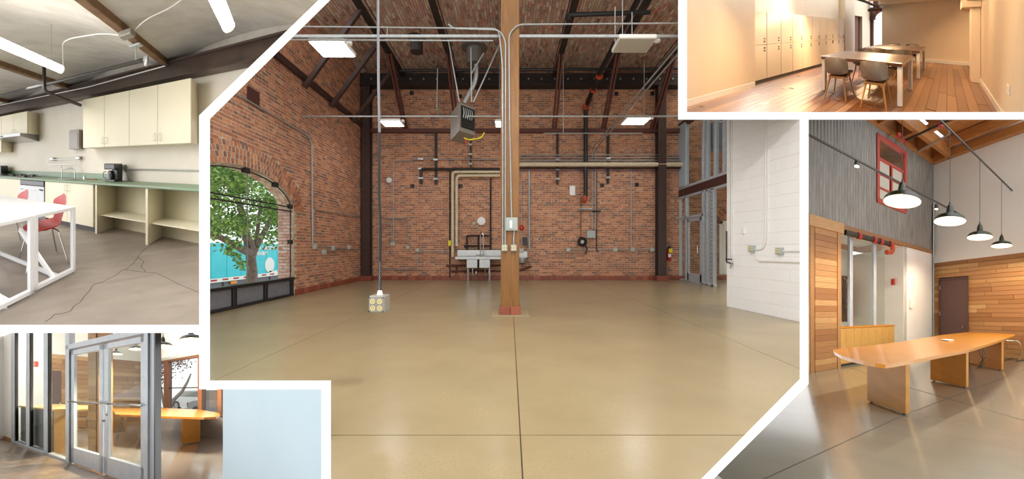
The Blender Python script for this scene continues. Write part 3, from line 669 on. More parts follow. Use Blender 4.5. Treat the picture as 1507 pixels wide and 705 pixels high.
ob(697.5, 329, 'small box on wall above sink', .1); conduit(M, [bk(697.5, 332, YB-.05), bk(698, 356, YB-.05)], .012, 'thin conduit down to sink from small box')
emit(M, 'yellow_handle', MB().rbox(bk(662,0)[0]-.02, bk(665.5,0)[0], YB-.28, YB-.24, bk(0,362)[2], bk(0,354)[2]), yellow, label='yellow valve handle on cream pipe left of sink', cat='handle')
# left wall hardware
lw = lambda u, v: M.x(u, v, XL+.04)
conduit(M, [lw(312, 128), lw(349, 139), lw(452, 199), lw(459, 210), lw(460, 360)], .02, 'steel conduit along left wall bending down past arch', R_=.15)
conduit(M, [lw(461, 345), lw(461, 308), lw(526, 319)], .014, 'thinner conduit branching from left wall conduit to corner')
conduit(M, [lw(461, 362), lw(526, 367)], .014, 'conduit joining left wall outlet boxes'); conduit(M, [lw(475, 370), lw(526, 366)], .01, 'lower thin conduit on left wall')
for i, (u, v) in enumerate([(461,363),(475,371),(488,365),(512,364)]): ebox(M, M.x(u, v, XL+.01), .13, .14, .07, (1,0,0), ltgrey, 'outlet_box', 'outlet box on left brick wall, ' + ['nearest the arch','lower one','second along conduit','near corner column'][i], 'outlet', 'left wall outlet boxes', outlets=2)
c = M.x(372, 143, XL); emit(M, 'wall_opening', MB().rbox(XL-.02, XL+.02, M.x(363,0,XL)[1], M.x(381,0,XL)[1], c[2]-.16, c[2]+.16, .004), mat('dark_brown_board','4a241c',.7), label='dark brown square panel high on left wall', cat='panel')
# arched window: kick panels, glass, bars
wi = empty(M, 'window_1', (XL-.1, AC, 0), 'arched storefront window with black frame in left wall', None, kind='structure')
bk_ = lambda *a: MB().rbox(*a, .008)
emit(M, 'bottom_rail', bk_(XL-.1, XL+.02, AC-AA, AC+AA, 0, .05), black, wi); emit(M, 'top_rail', bk_(XL-.12, XL+.03, AC-AA, AC+AA, .38, .44), black, wi)
for y in (AC-AA+.04, 6.35, M.x(346,0,XL)[1], M.x(392,0,XL)[1], AC+AA-.05): emit(M, 'kick_post', bk_(XL-.09, XL+.01, y-.05, y+.05, .04, .39), black, wi)
ys_ = [AC-AA+.04, 6.35, M.x(346,0,XL)[1], M.x(392,0,XL)[1], AC+AA-.05]
for a, b in zip(ys_, ys_[1:]): emit(M, 'kick_panel', bk_(XL-.06, XL-.03, a+.05, b-.05, .05, .38), grey_panel, wi)
for z in (2.0, 2.1): emit(M, 'transom_bar', MB().box(XL-.07, XL-.03, AC-AA, AC+AA, z-.012, z+.012), black, wi)
ym = M.x(364, 300, XL-.05)[1]; emit(M, 'mullion', MB().box(XL-.055, XL-.045, ym-.01, ym+.01, .42, arch_z(ym)), gal, wi)
for a, b in ((AC-AA, ym-.01), (ym+.01, AC+AA)):
    q = [(XL-.05, a, .42), (XL-.05, b, .42)]+[(XL-.05, y, (arch_z(y) or AZ)) for y in [b-(b-a)*k/12 for k in range(13)]]
    emit(M, 'glass_pane', MB().prism(q, (.006, 0, 0)), glass, wi)
emit(M, 'arch_rod', MB().tube([(XL-.04, AC+(AA-.06), .42)]+[(XL-.04, AC+(AA-.06)*math.cos(t), AZ+(AB-.06)*math.sin(t)) for t in [k*math.pi/24 for k in range(25)]], .014, 6), black, wi, smooth=True)
for v in (304, 356, 411): 
    p = M.x(427, v, XL-.04); emit(M, 'glass_clamp', bk_(XL-.08, XL, AC+AA-.13, AC+AA-.02, p[2]-.05, p[2]+.05), black, wi)
for t_ in (.9, 1.55): emit(M, 'glass_clamp', MB().obox((XL-.04, AC+(AA-.06)*math.cos(t_), AZ+(AB-.06)*math.sin(t_)), (.04,0,0), (0,.07,0), (0,0,.05)), black, wi)
# white block wall on the right
A_, B_ = V((4.23, 7.4, 0)), V((4.56, 5.2, 0)); du = (B_-A_).normalized(); dn = V((du.y, -du.x, 0))
if dn.x > 0: dn = -dn
wr = MB(A_, du, -dn, V((0,0,1))); wr.box(0, 2.4, -.004, .25, 0, 5.4)
wr = struct(M, 'wall_right', wr, white, label='white painted block wall at right of hall')
LB = []
for n in range(27):
    x = 0
    first = .2 if n % 2 else .4
    k = 0
    while x < 2.3:
        L = first if k == 0 else .4
        c = A_+du*(x+L/2)-dn*.02+V((0,0,.1+.2*n)); LB.append((tuple(c), (L-.003, .06, .197))); x += L; k += 1
pieces(M, 'block', wr, block, LB, axes=(du, -dn, (0,0,1)), bev=.003)
def wrp(u, v, off=.03):   # point on the white wall seen at u, v
    d = V(M.ray(u, v)); o = V((0, 0, M.h)); t_ = (A_+dn*off-o).dot(dn)/d.dot(dn); q = o+d*t_; return q
whc = mat('white_painted_conduit','e4e2dd',.5)
conduit(M, [wrp(1127, 150), wrp(1127, 352), wrp(1123, 367), wrp(1111, 367)], .014, 'white conduit down block wall bending to outlet', whc, .16)
conduit(M, [wrp(1112, 370), wrp(1114, 384), wrp(1182, 386)], .014, 'white conduit running low along block wall', whc, .1)
conduit(M, [wrp(1152, 369.5), wrp(1182, 369.5)], .014, 'short white conduit right of second block wall outlet', whc)
conduit(M, [wrp(1073.5, 170), wrp(1073.5, 378)], .014, 'white pipe along corner of block wall', whc); conduit(M, [wrp(1076.5, 170), wrp(1076.5, 378)], .012, 'second white pipe at corner of block wall', whc)
for i, (u, v) in enumerate([(1109,366),(1150,369.5)]): ebox(M, wrp(u, v, .01), .11, .11, .07, dn, ltgrey, 'outlet_box', 'four-outlet box on white block wall, ' + ['left, under bend','right, near edge'][i], 'outlet', 'block wall outlets', outlets=4)
ebox(M, wrp(1095, 339.5, .01), .08, .12, .03, dn, whpl, 'thermostat', 'small white thermostat on block wall', 'thermostat')
t = empty(M, 'hose_bib', wrp(1073, 384), 'bronze hose tap at corner of block wall', 'tap')
emit(M, 'pipe', MB().bend([wrp(1069, 340, .04), wrp(1069, 386, .05), wrp(1078, 388, .05)], .012, .03), dsteel, t); emit(M, 'handle', MB().tube([wrp(1068, 381.5, .07), wrp(1077, 381.5, .07)], .012, 6), dsteel, t); emit(M, 'spout', MB().tube([wrp(1077, 387, .06), wrp(1074.5, 395, .07)], .012, 6), gal, t)
# glazed partition with door on the right
SX = 6.0; sf = lambda u: SX*F/(u-CX)
t = empty(M, 'door_1', (SX, 12.3, 0), 'aluminium glazed partition with door beside block wall', None, kind='structure')
def yb(y0, y1, z0, z1, x0=SX-.03, x1=SX+.07): return MB().rbox(x0, x1, y0, y1, z0, z1, .006)
bwn = mat('brown_band','4b2c26',.5)
emit(M, 'brown_band', yb(9.6, YB, 2.92, 3.16, SX-.05, SX+.1), bwn, t); emit(M, 'silver_band', yb(9.6, YB, 3.16, 3.24, SX-.06), silver, t)
emit(M, 'silver_band', yb(9.6, YB, 2.84, 2.92), silver, t)
emit(M, 'brown_band', yb(9.6, YB, 5.32, 5.5, SX-.05, SX+.1), bwn, t); emit(M, 'silver_band', yb(9.6, YB, 5.5, 5.7, SX-.06), silver, t)
emit(M, 'end_panel', yb(YB-.55, YB-.02, 3.2, 5.4, SX-.06, SX-.03), mat('pale_blue_panel','b6c4d0',.4), t)
for u, w, z0, z1 in [(1000,.12,0,2.9),(1010,.1,0,2.9),(1035,.1,0,5.4),(1041,.1,0,5.4),(1010,.1,3.2,5.4),(1049.5,.14,0,2.9),(1053,.12,3.2,5.4),(1066,.1,3.2,5.4)]: emit(M, 'mullion', yb(sf(u)-w/2, sf(u)+w/2, z0, z1), silver, t)
emit(M, 'transom', yb(sf(1037), YB, 2.12, 2.2), silver, t); emit(M, 'sill', yb(sf(1052), YB, 0, .05), silver, t)
dr = emit(M, 'door_leaf', (lambda m: (m.rbox(SX-.02, SX+.03, sf(1033), sf(1033)+.1, 0, 2.1, .004), m.rbox(SX-.02, SX+.03, sf(1012)-.1, sf(1012), 0, 2.1, .004), m.rbox(SX-.02, SX+.03, sf(1033), sf(1012), 0, .3, .004), m.rbox(SX-.02, SX+.03, sf(1033), sf(1012), 2.0, 2.1, .004), m)[-1])(MB()), silver, t)
emit(M, 'handle', MB().bend([(SX-.03, sf(1031), 1.2), (SX-.1, sf(1031), 1.2), (SX-.1, sf(1031), .95), (SX-.03, sf(1031), .95)], .012, .03), chrome, dr)
emit(M, 'glass_pane', MB().box(SX+.0, SX+.006, sf(1066), YB, .1, 2.85), glass, t); emit(M, 'glass_pane', MB().box(SX+.0, SX+.006, sf(1066), YB, 3.25, 5.3), glass, t)
m = MB()
for k in range(22): m.lathe((SX-.035, sf(1049.5), .25+k*.12), [(.018,0),(.018,-.006)], 6, 'x')
emit(M, 'bolt_row', m, dsteel, t, kind='stuff')
c = bk(1061, 330); wf = MB(); x0, x1 = bk(1057.5,0)[0], bk(1067,0)[0]
wf.rbox(x0, x0+.12, YB-.06, YB+.02, .2, bk(0,325)[2], .01); wf.rbox(x0, x1+.3, YB-.06, YB+.02, bk(0,330)[2], bk(0,325)[2], .01); wf.rbox(x0+.12, x1+.3, YB-.03, YB+.0, .2, bk(0,330)[2], .004)
struct(M, 'door_2', wf, white, label='white framed doorway beyond glass partition')
m = MB()
for k in range(16):
    a = math.pi*(k+.5)/16; m.obox((x0+.75-.85*math.cos(a)*1.0, YB-.01, bk(0,330)[2]+.1+.45*math.sin(a)), (.1*math.cos(a), 0, -.1*math.sin(a)), (0,.03,0), (.03*math.sin(a),0,.03*math.cos(a)))
emit(M, 'arch_brick_field', m, brick, wb, kind='stuff')
emit(M, 'grey_duct', MB().rbox(6.35, 7.4, 11.9, 12.6, 4.3, 5.1, .03), mat('duct_grey','7c8890',.5), label='grey box duct behind upper glass of partition', cat='duct')

# street seen through the arch
struct(M, 'ground', MB().box(-45, XL-TH-.02, 8, 60, -2.75, -2.6), tarmac, label='grey street outside arch')
TX = -20
t = empty(M, 'trailer', (TX-1.2, 32, -2.6), 'teal freight trailer parked across street behind tree', 'trailer')
zt0, zt1 = M.x(309, 411, TX)[2], M.x(309, 357.5, TX)[2]
emit(M, 'body', MB().rbox(TX-2.4, TX, 23, 44, zt0, zt1, .04), teal, t)
for k in range(14): emit(M, 'panel_seam', MB().box(TX, TX+.012, 24+k*1.45, 24.03+k*1.45, zt0, zt1), mat('seam','1798a6',.4) if k == 0 else MATS['seam'], t)
emit(M, 'side_rail', MB().rbox(TX-.1, TX+.04, 23, 44, zt0-.28, zt0, .02), whpl, t)
for k in range(20): emit(M, 'reflector', MB().box(TX+.04, TX+.05, 23.3+k*1.05, 23.85+k*1.05, zt0-.17, zt0-.06), redp, t)
emit(M, 'skirt', MB().rbox(TX-.3, TX-.1, 23, 44, -2.2, zt0-.28, .02), mat('trailer_skirt','6e7278',.6), t)
for k in range(7): emit(M, 'skirt_post', MB().box(TX-.1, TX-.06, 24+k*2.6, 24.12+k*2.6, -2.2, zt0-.28), dsteel, t)
emit(M, 'marker_lamp', MB().rbox(TX+.02, TX+.08, M.x(343,0,TX)[1]-.3, M.x(343,0,TX)[1]+.3, zt0-.5, zt0-.32), mat('amber','f0902a',.4), t)
for k in range(2): emit(M, 'wheel', MB().lathe((TX-.3, 39+1.4*k, -2.1), [(.2,-.12),(.5,-.12),(.52,0),(.5,.14),(.2,.14)], 20, 'x'), blackrub, t)
def text(s_, y, z, size, matl):
    cu = bpy.data.curves.new('lettering', 'FONT'); cu.body = s_; cu.size = size; cu.extrude = .01; cu.offset = .012; cu.materials.append(matl)
    o = bpy.data.objects.new('lettering', cu); me = bpy.data.meshes.new_from_object(o); bpy.data.objects.remove(o)
    o = bpy.data.objects.new('lettering', me); COL.objects.link(o); o.rotation_euler = (math.pi/2, 0, math.pi/2); o.parent = t; o.location = V((TX+.02, y, z))-t.location
def tp(u, v): return M.x(u, v, TX)
a = tp(348.5, 368); text('CALIFORNIA', a[1], a[2], .44, whpl)
a = tp(381, 368); text('+ NATIONWIDE', a[1]-.0, a[2], .44, whpl)
a = tp(366, 376); text('800-843-0819', a[1], a[2], .4, whpl)
a = tp(396.5, 390); m = MB(); m.lathe((TX+.015, a[1], a[2]), [(.62,0),(.62,.02),(.05,.02)], 24, 'x'); m.box(TX+.015, TX+.035, a[1]-.1, a[1]+1.0, a[2]-.68, a[2]-.5); emit(M, 'emblem', m, whpl, t)
a = tp(409, 394); text('&', a[1], a[2], 1.6, whpl)
# street tree
t = empty(M, 'street_tree', (-9, 13.3, -2.6), 'leafy street tree with forked grey trunk outside arch', 'tree')
tr = lambda u, v, dy=0: V(M.x(u, v, -9+dy))
m = MB().tube([tr(371, 475), tr(370, 420), tr(371, 400), tr(369, 378), tr(372, 366)], [.26,.2,.165,.155,.18], 12)
emit(M, 'trunk', m, bark, t, smooth=True)
for i, (pts, rs) in enumerate([([tr(368,372), tr(350,364), tr(330,352), tr(308,342), tr(285,330)], [.15,.12,.1,.08,.05]), ([tr(370,370), tr(362,345), tr(357,320), tr(350,285)], [.17,.13,.11,.05]), ([tr(372,370), tr(384,350), tr(395,330), tr(402,300)], [.14,.1,.08,.04]), ([tr(373,368), tr(378,350), tr(381,325), tr(383,295)], [.1,.07,.06,.03])]): emit(M, 'branch', MB().tube(pts, rs, 8), bark, t, smooth=True)
rr = random.Random(4); m = MB()
clus = []
for k in range(130):
    u, v = rr.uniform(270, 420), rr.uniform(225, 338); 
    if ((u-360)/75)**2+((v-300)/62)**2 > 1.25: continue
    clus.append(tr(u, v, rr.uniform(-1.6, 1.0)))
for u, v in ((340,372),(352,385),(348,378),(356,392),(335,368),(402,345),(405,352),(390,352),(330,350),(350,360)): clus.append(tr(u, v, .2))
for c in clus:
    R_ = rr.uniform(.3, .5) if c.z > 1.3 else .17
    for k in range(85 if R_ > .2 else 30):
        d = V((rr.gauss(0,1), rr.gauss(0,1), rr.gauss(0,1))).normalized()*R_*rr.uniform(.4, 1.1); p = c+d
        a1 = V((rr.gauss(0,1), rr.gauss(0,1), rr.gauss(0,1))).normalized(); a2 = a1.orthogonal().normalized(); L = rr.uniform(.05, .09)
        m.face([p-a1*L, p+a2*L*.45, p+a1*L, p-a2*L*.45])
emit(M, 'foliage', m, leaf, t, kind='stuff')

# =================================================================== KITCHEN (upper left)
YW, YC = 3.7, 3.1
kwall = mat('kitchen_wall', 'ebe4d6', .7, col2='e3dac9', scale=1.5)
kfloor = mat('worn_concrete', 'a3978a', .5, col2='7f7469', scale=1.3, bump=.1, coat=.12, col3='8c8073', scale3=3.1, detail=9)
kconc = mat('board_concrete', 'dcd7cf', .85, col2='c2bcb2', scale=3, stretch=(1,1,1), bump=.5, detail=9)
cab = mat('cream_cabinet', 'efe6ca', .45, col2='eae0c2', scale=1)
green = mat('green_laminate', '7f9a7a', .4, col2='768f70', scale=10)
kbeam = mat('mill_steel_beam', '5d4a40', .5, .3, col2='3f3530', scale=2.5, bump=.1)
oldwood = mat('rusty_wood_beam', '8b6a48', .85, col2='67492f', scale=5, stretch=(1,1,1), bump=.5)
whsteel = mat('white_steel', 'eef0f2', .35)
redsh = mat('red_shell', 'c4120f', .45)
dkg = mat('dark_plastic', '222223', .35)
struct(K, 'floor', MB().box(-9, 2, .4, YW+.1, -.1, 0), kfloor, label='stained cracked concrete kitchen floor')
struct(K, 'wall_back', MB().box(-9, 2.5, YW, YW+.15, 0, 2.66), kwall, label='cream kitchen wall behind green counter')
struct(K, 'wall_back', MB().box(-9, 2.5, YW+.02, YW+.17, 2.66, 3.6), kconc, label='concrete upper kitchen wall above steel beam')
bmx = [-8.6, -6.3, -4.02, -1.72, .58, 2.9]; ZB = 2.84
cl = struct(K, 'ceiling', MB().box(-9, 3, .2, YW+.2, 3.5, 3.6), kconc, label='vaulted board-marked concrete kitchen ceiling')
for a, b in zip(bmx, bmx[1:]):
    cx_, w = (a+b)/2, (b-a)/2; zz = lambda x: ZB+.05+.22*(1-((x-cx_)/w)**2); xsn = [a+(b-a)*k/16 for k in range(17)]
    o = emit(K, 'vault', MB().grid([[(x, .2, zz(x)) for x in xsn], [(x, YW, zz(x)) for x in xsn]], (0,0,.06)), kconc, cl, smooth=True)
for i, x in enumerate(bmx[1:5]): emit(K, 'ceiling_beam', MB().rbox(x-.055, x+.055, .3, 3.5, ZB-.02, ZB+.1, .01), oldwood, None, 'rusty brown ceiling beam in kitchen, ' + ['farthest left','left','middle above wall cabinets','nearest right'][i], 'beam', 'kitchen ceiling beams')
m = MB(); m.box(-9, 2.5, 3.5, 3.52, 2.6, 2.86); m.box(-9, 2.5, 3.44, 3.68, 2.84, 2.87); m.box(-9, 2.5, 3.44, 3.68, 2.59, 2.61)
emit(K, 'steel_beam', m, kbeam, None, 'long dark steel I-beam above kitchen wall cabinets', 'beam')
m = MB()
crk = [(66,474),(80,463),(104,458),(118,445),(133,427),(140,418),(160,410),(176,401),(184,397)]
for pts in (crk, [(184,397),(196,388),(205,375),(222,361),(236,351)], [(203,378),(212,385),(208,394),(214,400)], [(184,397),(230,402),(262,418),(292,430)]):
    for a, b in zip(pts, pts[1:]):
        p, q = V(K.z(*a)), V(K.z(*b)); n_ = (q-p).cross(V((0,0,1))).normalized(); md = (p+q)/2+n_*random.uniform(-.02,.02); w = .0035
        for e, f in ((p, md), (md, q)): m.face([e-n_*w+V((0,0,.001)), e+n_*w+V((0,0,.001)), f+n_*w+V((0,0,.001)), f-n_*w+V((0,0,.001))])
emit(K, 'floor_crack', m, mat('crack_dark','3b342d',.9), None, 'long jagged crack across kitchen floor', 'crack')
def handle(R, parent, x, y, z0, z1, matl=None): emit(R, 'handle', MB().bend([(x, y, z0), (x, y-.03, z0), (x, y-.03, z1), (x, y, z1)], .005, .02, 6), matl or chrome, parent)
def cabinet(R, x0, x1, y0, y1, z0, z1, nd, label, group, hz=None, toe=0, sides='pair'):
    t = empty(R, 'cabinet', ((x0+x1)/2, y1, z0), label, 'cabinet', group)
    emit(R, 'body', MB().rbox(x0, x1, y0+.02, y1, z0+toe, z1, .004), cab, t)
    if toe: emit(R, 'toe_kick', MB().box(x0+.01, x1-.01, y0+.07, y1-.1, z0, z0+toe), dsteel, t)
    w = (x1-x0)/nd
    for i in range(nd):
        d = emit(R, 'door', MB().rbox(x0+i*w+.003, x0+(i+1)*w-.003, y0, y0+.019, z0+toe+.003, z1-.003, .003), cab, t)
        hx = x0+(i+1)*w-.05 if i % 2 == 0 else x0+i*w+.05
        if hz and d: handle(R, d, hx, y0, hz, hz+.11)
    return t
xk = [K.y(u, 180, 3.38)[0] for u in (122, 190, 281)]
cabinet(K, xk[0], xk[1], 3.38, YW, 1.535, 2.5, 2, 'cream two-door wall cabinet, left of the pair', 'cream wall cabinets', 1.6)
cabinet(K, xk[1], xk[2], 3.38, YW, 1.535, 2.5, 2, 'cream two-door wall cabinet, right of the pair', 'cream wall cabinets', 1.6)
xh = [K.y(u, 180, 3.38)[0] for u in (-40, 2, 40)]
cabinet(K, xh[1], xh[2], 3.38, YW, 1.95, 2.5, 2, 'short cream cabinet above range hood', 'cream wall cabinets', 1.98)
cabinet(K, xh[0], xh[1]-.01, 3.38, YW, 1.53, 2.5, 2, 'cream wall cabinet left of range hood at frame edge', 'cream wall cabinets', 1.6)
t = empty(K, 'range_hood', (xh[1], YW, 1.8), 'grey steel range hood under short cabinet', 'range hood')
emit(K, 'hood_body', MB().prism([(xh[1]-.15, YW, 1.95), (xh[1]-.15, 3.2, 1.95), (xh[1]-.15, 3.2, 1.88), (xh[1]-.15, YW, 1.78)], (xh[2]-xh[1]+.15, 0, 0)), ss, t)
emit(K, 'control_strip', MB().rbox(xh[1]+.1, xh[1]+.4, 3.19, 3.2, 1.9, 1.93, .002), dkg, t)
# lower run
xc = [K.y(u, 300, YC)[0] for u in (-60, 30, 66, 101, 137, 161, 214, 300)]
cabinet(K, xc[0], xc[1], YC, YW, 0, .86, 2, 'cream base cabinet left of dishwasher at frame edge', 'cream base cabinets', .72, .1)
cabinet(K, xc[2], xc[4], YC, YW, 0, .86, 2, 'cream two-door base cabinet under kitchen sink', 'cream base cabinets', .7, .1)
t = empty(K, 'dishwasher', ((xc[1]+xc[2])/2, YW, 0), 'stainless dishwasher with black control strip', 'dishwasher')
emit(K, 'door', MB().rbox(xc[1]+.01, xc[2]-.01, YC-.02, YC+.03, .12, .74, .01), ss, t); emit(K, 'control_panel', MB().rbox(xc[1]+.01, xc[2]-.01, YC-.02, YC+.03, .75, .855, .01), dkg, t)
emit(K, 'body', MB().box(xc[1]+.01, xc[2]-.01, YC+.03, YW-.02, .02, .855), dkg, t); emit(K, 'handle', MB().bend([(xc[1]+.08, YC-.02, .66), (xc[1]+.1, YC-.06, .68), (xc[2]-.1, YC-.06, .68), (xc[2]-.08, YC-.02, .66)], .014, .05), chrome, t, smooth=True)
# open shelf units
t = empty(K, 'open_base_unit', (xc[5], YW, 0), 'open cream base unit with shelf under counter', 'shelf unit')
emit(K, 'back_panel', MB().box(xc[4]+.01, 2, YW-.04, YW-.02, .1, .86), cab, t)
for u in (140, 214): x = K.y(u, 300, YC)[0]; emit(K, 'divider_panel', MB().rbox(x-.0, x+.04, YC, YW-.04, 0, .86, .003), cab, t)
x1_, x2_ = K.y(140,300,YC)[0]+.04, K.y(214,300,YC)[0]
emit(K, 'shelf', MB().rbox(x1_, x2_, YC+.1, YW-.04, .3, .32, .003), cab, t); emit(K, 'shelf', MB().rbox(x2_+.04, 1.8, YC+.1, YW-.04, .3, .32, .003), cab, t)
emit(K, 'shelf_back', MB().box(x1_, 1.8, YW-.1, YW-.08, 0, .3), cab, t)
emit(K, 'worktop', (lambda m: (m.rbox(xc[0], 2, YC-.03, YW, .86, .9, .01), m.rbox(xc[0], K.y(161,260,3.68)[0], 3.66, YW-.003, .9, 1.02, .006), m)[-1])(MB()), green, None, 'long green laminate worktop with upstand', 'worktop')
# sink, taps, cooktop
sx = K.y(107, 268, 3.4)[0]; t = empty(K, 'kitchen_sink', (sx, 3.38, .9), 'oval steel sink set in green worktop', 'sink')
emit(K, 'basin_rim', (lambda m: m.grid([[(sx+.36*r*math.cos(a), 3.38+.2*r*math.sin(a), z) for a in [2*math.pi*k/24 for k in range(25)]] for r, z in ((1.05,.902),(1.0,.912),(.9,.908),(.84,.903))]))(MB()), ss, t, smooth=True)
emit(K, 'basin_bowl', (lambda m: m.grid([[(sx+.36*r*math.cos(a), 3.38+.2*r*math.sin(a), z) for a in [2*math.pi*k/24 for k in range(25)]] for r, z in ((.84,.903),(.6,.9015),(.01,.901))]))(MB()), mat('basin_shade','8f8f8d',.3,.8), t, smooth=True)
def faucet(x, y, h, reach, label): return emit(K, 'faucet', MB().bend([(x, y, .9), (x, y, .9+h), (x-reach*.5, y-reach*.3, .92+h), (x-reach, y-reach*.6, .9+h*.85)], .013, .04), chrome, None, label, 'tap', smooth=True)
faucet(K.y(110,255,3.56)[0], 3.56, .2, .22, 'main chrome tap behind kitchen sink'); faucet(K.y(91,255,3.54)[0], 3.54, .26, .05, 'thin tall filter tap left of main tap')
emit(K, 'tap_lever', MB().lathe((K.y(124,265,3.5)[0], 3.5, .9), [(.03,0),(.025,.06),(.01,.1)], 10), chrome, None, 'short chrome tap handle right of sink', 'tap handle', smooth=True)
m = MB(); xx = K.y(130,267,3.55)[0]
for k in range(5): m.rbox(xx+.0+k*.05, xx+.045+k*.05, 3.5, 3.56, .9, .912+.004*(k % 2), .003)
emit(K, 'brush', m, mat('brown_bristle','8a4e2a',.8), None, 'small brown scrubbing brush lying on worktop by sink', 'brush')
x0, x1 = K.y(-20,262,3.4)[0], K.y(50,262,3.4)[0]; t = empty(K, 'cooktop', ((x0+x1)/2, 3.35, .9), 'black gas cooktop with cast burners', 'cooktop')
emit(K, 'plate', MB().rbox(x0, x1, 3.16, 3.6, .9, .912, .004), dkg, t)
for i in range(5):
    for j in range(2):
        cx_, cy_ = x0+.15+i*(x1-x0-.3)/4, 3.27+.22*j; g = emit(K, 'burner_grate', MB().lathe((cx_, cy_, .912), [(.06,0),(.06,.02),(.03,.03)], 10), dkg, t)
        m = MB()
        for a in range(4): m.tube([(cx_, cy_, .95), (cx_+.1*math.cos(a*1.57+.7), cy_+.1*math.sin(a*1.57+.7), .945), (cx_+.1*math.cos(a*1.57+.7), cy_+.1*math.sin(a*1.57+.7), .91)], .008, 5)
        emit(K, 'grate_bar', m, dkg, g)
emit(K, 'dark_box', MB().rbox(K.y(-20,250,3.45)[0], K.y(4,250,3.45)[0], 3.4, 3.6, .9, 1.16, .01), dkg, None, 'dark appliance on worktop at left frame edge', 'appliance')
# coffee maker
xx = K.y(167,258,3.45)[0]; t = empty(K, 'coffee_maker', (xx, 3.45, .9), 'black drip coffee maker on green worktop', 'coffee maker')
emit(K, 'base', MB().rbox(xx-.12, xx+.12, 3.33, 3.58, .9, .94, .01), dkg, t); emit(K, 'tank', MB().rbox(xx+.0, xx+.12, 3.4, 3.58, .94, 1.22, .01), dkg, t)
emit(K, 'head', MB().rbox(xx-.14, xx+.12, 3.33, 3.58, 1.12, 1.23, .015), dkg, t); emit(K, 'carafe', MB().lathe((xx-.03, 3.4, .94), [(.06,0),(.075,.05),(.07,.1),(.04,.16)], 14), mat('carafe_glass','4a4a4a',.08,.3), t, smooth=True)
emit(K, 'carafe_handle', MB().bend([(xx-.1, 3.36, .96), (xx-.15, 3.34, .97), (xx-.15, 3.34, 1.07), (xx-.1, 3.36, 1.08)], .008, .02), dkg, t)
emit(K, 'power_cord', MB().tube([(K.y(u, v, 3.5+dy)[0], 3.5+dy, .905+dz) for u, v, dy, dz in ((176,267,0,0),(184,268,-.05,0),(192,270,-.05,.0),(196,265,.05,.0),(190,264,.1,.02),(185,258,.19,.15),(183,250,.19,.24))], .005, 5), dkg, t, smooth=True)
def kp(u, v, off=.02): return K.y(u, v, YW-off)
ebox(K, kp(182,247,0), .12, .13, .05, (0,-1,0), gal, 'outlet_box', 'steel outlet box on kitchen wall above worktop', 'outlet', outlets=2)
conduit(K, [kp(187,249,.03), kp(296,251,.03)], .012, 'steel conduit along kitchen wall right of outlet')
ebox(K, kp(115.5,206,0), .3, .42, .14, (0,-1,0), mat('dispenser_grey','9b948c',.4,.4), 'towel_dispenser', 'grey paper towel dispenser left of wall cabinets', 'dispenser')
t = empty(K, 'wall_rail', kp(93,233), 'steel utensil rail on wall above sink', 'rail')
emit(K, 'bar', MB().tube([kp(68,235,.09), kp(118,232.5,.09)], .009, 6), chrome, t); emit(K, 'lower_bar', MB().bend([kp(71,235,.09), kp(71,242,.09), kp(112,242,.09), kp(112,233,.09)], .007, .02), chrome, t)
for u, v in ((79,234),(117,232.5)): emit(K, 'bracket', MB().rbox(kp(u,v)[0]-.05, kp(u,v)[0]+.05, YW-.1, YW, kp(u,v)[2]-.035, kp(u,v)[2]+.035), chrome, t)
emit(K, 'wood_block', MB().rbox(kp(53,172)[0]-.015, kp(54,172)[0]+.015, YW-.03, YW, kp(53,178)[2], kp(53,169)[2]), oldwood, None, 'tiny brown wood strip on wall beside short cabinet', 'strip')
# tube lights
def tubelight(p0, p1, label):
    t = empty(K, 'tube_light', p0, label, 'ceiling light', 'kitchen tube lights')
    emit(K, 'tube', MB().tube([p0, p1], .05, 12), glow('tube_glow','fffaf0',9) if 'tube_glow' not in MATS else MATS['tube_glow'], t, smooth=True)
    for p in (p0, p1): emit(K, 'end_cap', MB().tube([p, V(p)+(V(p)-(V(p0)+V(p1))/2).normalized()*.02], .052, 12), whpl, t)
    for f in (.12, .85): q = V(p0).lerp(V(p1), f); emit(K, 'hanger', MB().tube([q, q+V((0,0,.5))], .004, 4), gal, t)
tubelight((-2.49, 2.03, 2.45), (-2.42, .75, 2.45), 'long glowing tube light at left, pointing at wall'); tubelight((-.47, 2.2, 2.45), (-.45, .9, 2.45), 'glowing tube light hanging at upper right')
# kitchen pipes
conduit(K, [K.z(-40,151,2.6), K.z(213,88,2.6)], .028, 'dark sprinkler pipe crossing below kitchen vaults', dsteel, .02, 'pipe', 'pipe')
e = V(K.z(213,88,2.6)); emit(K, 'fire_sprinkler', MB().lathe((e.x+.02, e.y, e.z-.09), [(.012,0),(.03,.02),(.03,.05),(.04,.07),(.04,.12)], 10), gal, None, 'small red-tipped sprinkler head at pipe end', 'sprinkler', smooth=True)
q = V(K.z(65,124,2.6)); conduit(K, [q+V((0,0,.4)), q+V((0,0,-.1)), q+V((0,.15,-.14)), V(K.y(119,155,3.4))], .032, 'dark drop pipe with elbow turning toward wall cabinets', dsteel, .1, 'pipe', 'pipe')
q = V(K.z(200,88,2.6)); t = empty(K, 'pipe_hanger', q, 'steel pipe hanger on rusty ceiling beam', 'hanger')
emit(K, 'rod', MB().tube([q, q+V((0,0,.22))], .012, 6), gal, t); emit(K, 'clamp', MB().rbox(q.x-.09, q.x+.09, q.y-.05, q.y+.05, q.z+.17, q.z+.2), gal, t)
q = V(K.z(187,50,2.8)); emit(K, 'junction_box', MB().rbox(q.x-.09, q.x+.09, q.y-.06, q.y+.06, 2.76, 2.83), mat('old_grey','8b8578',.6), None, 'grey junction box under rusty ceiling beam', 'electrical box')
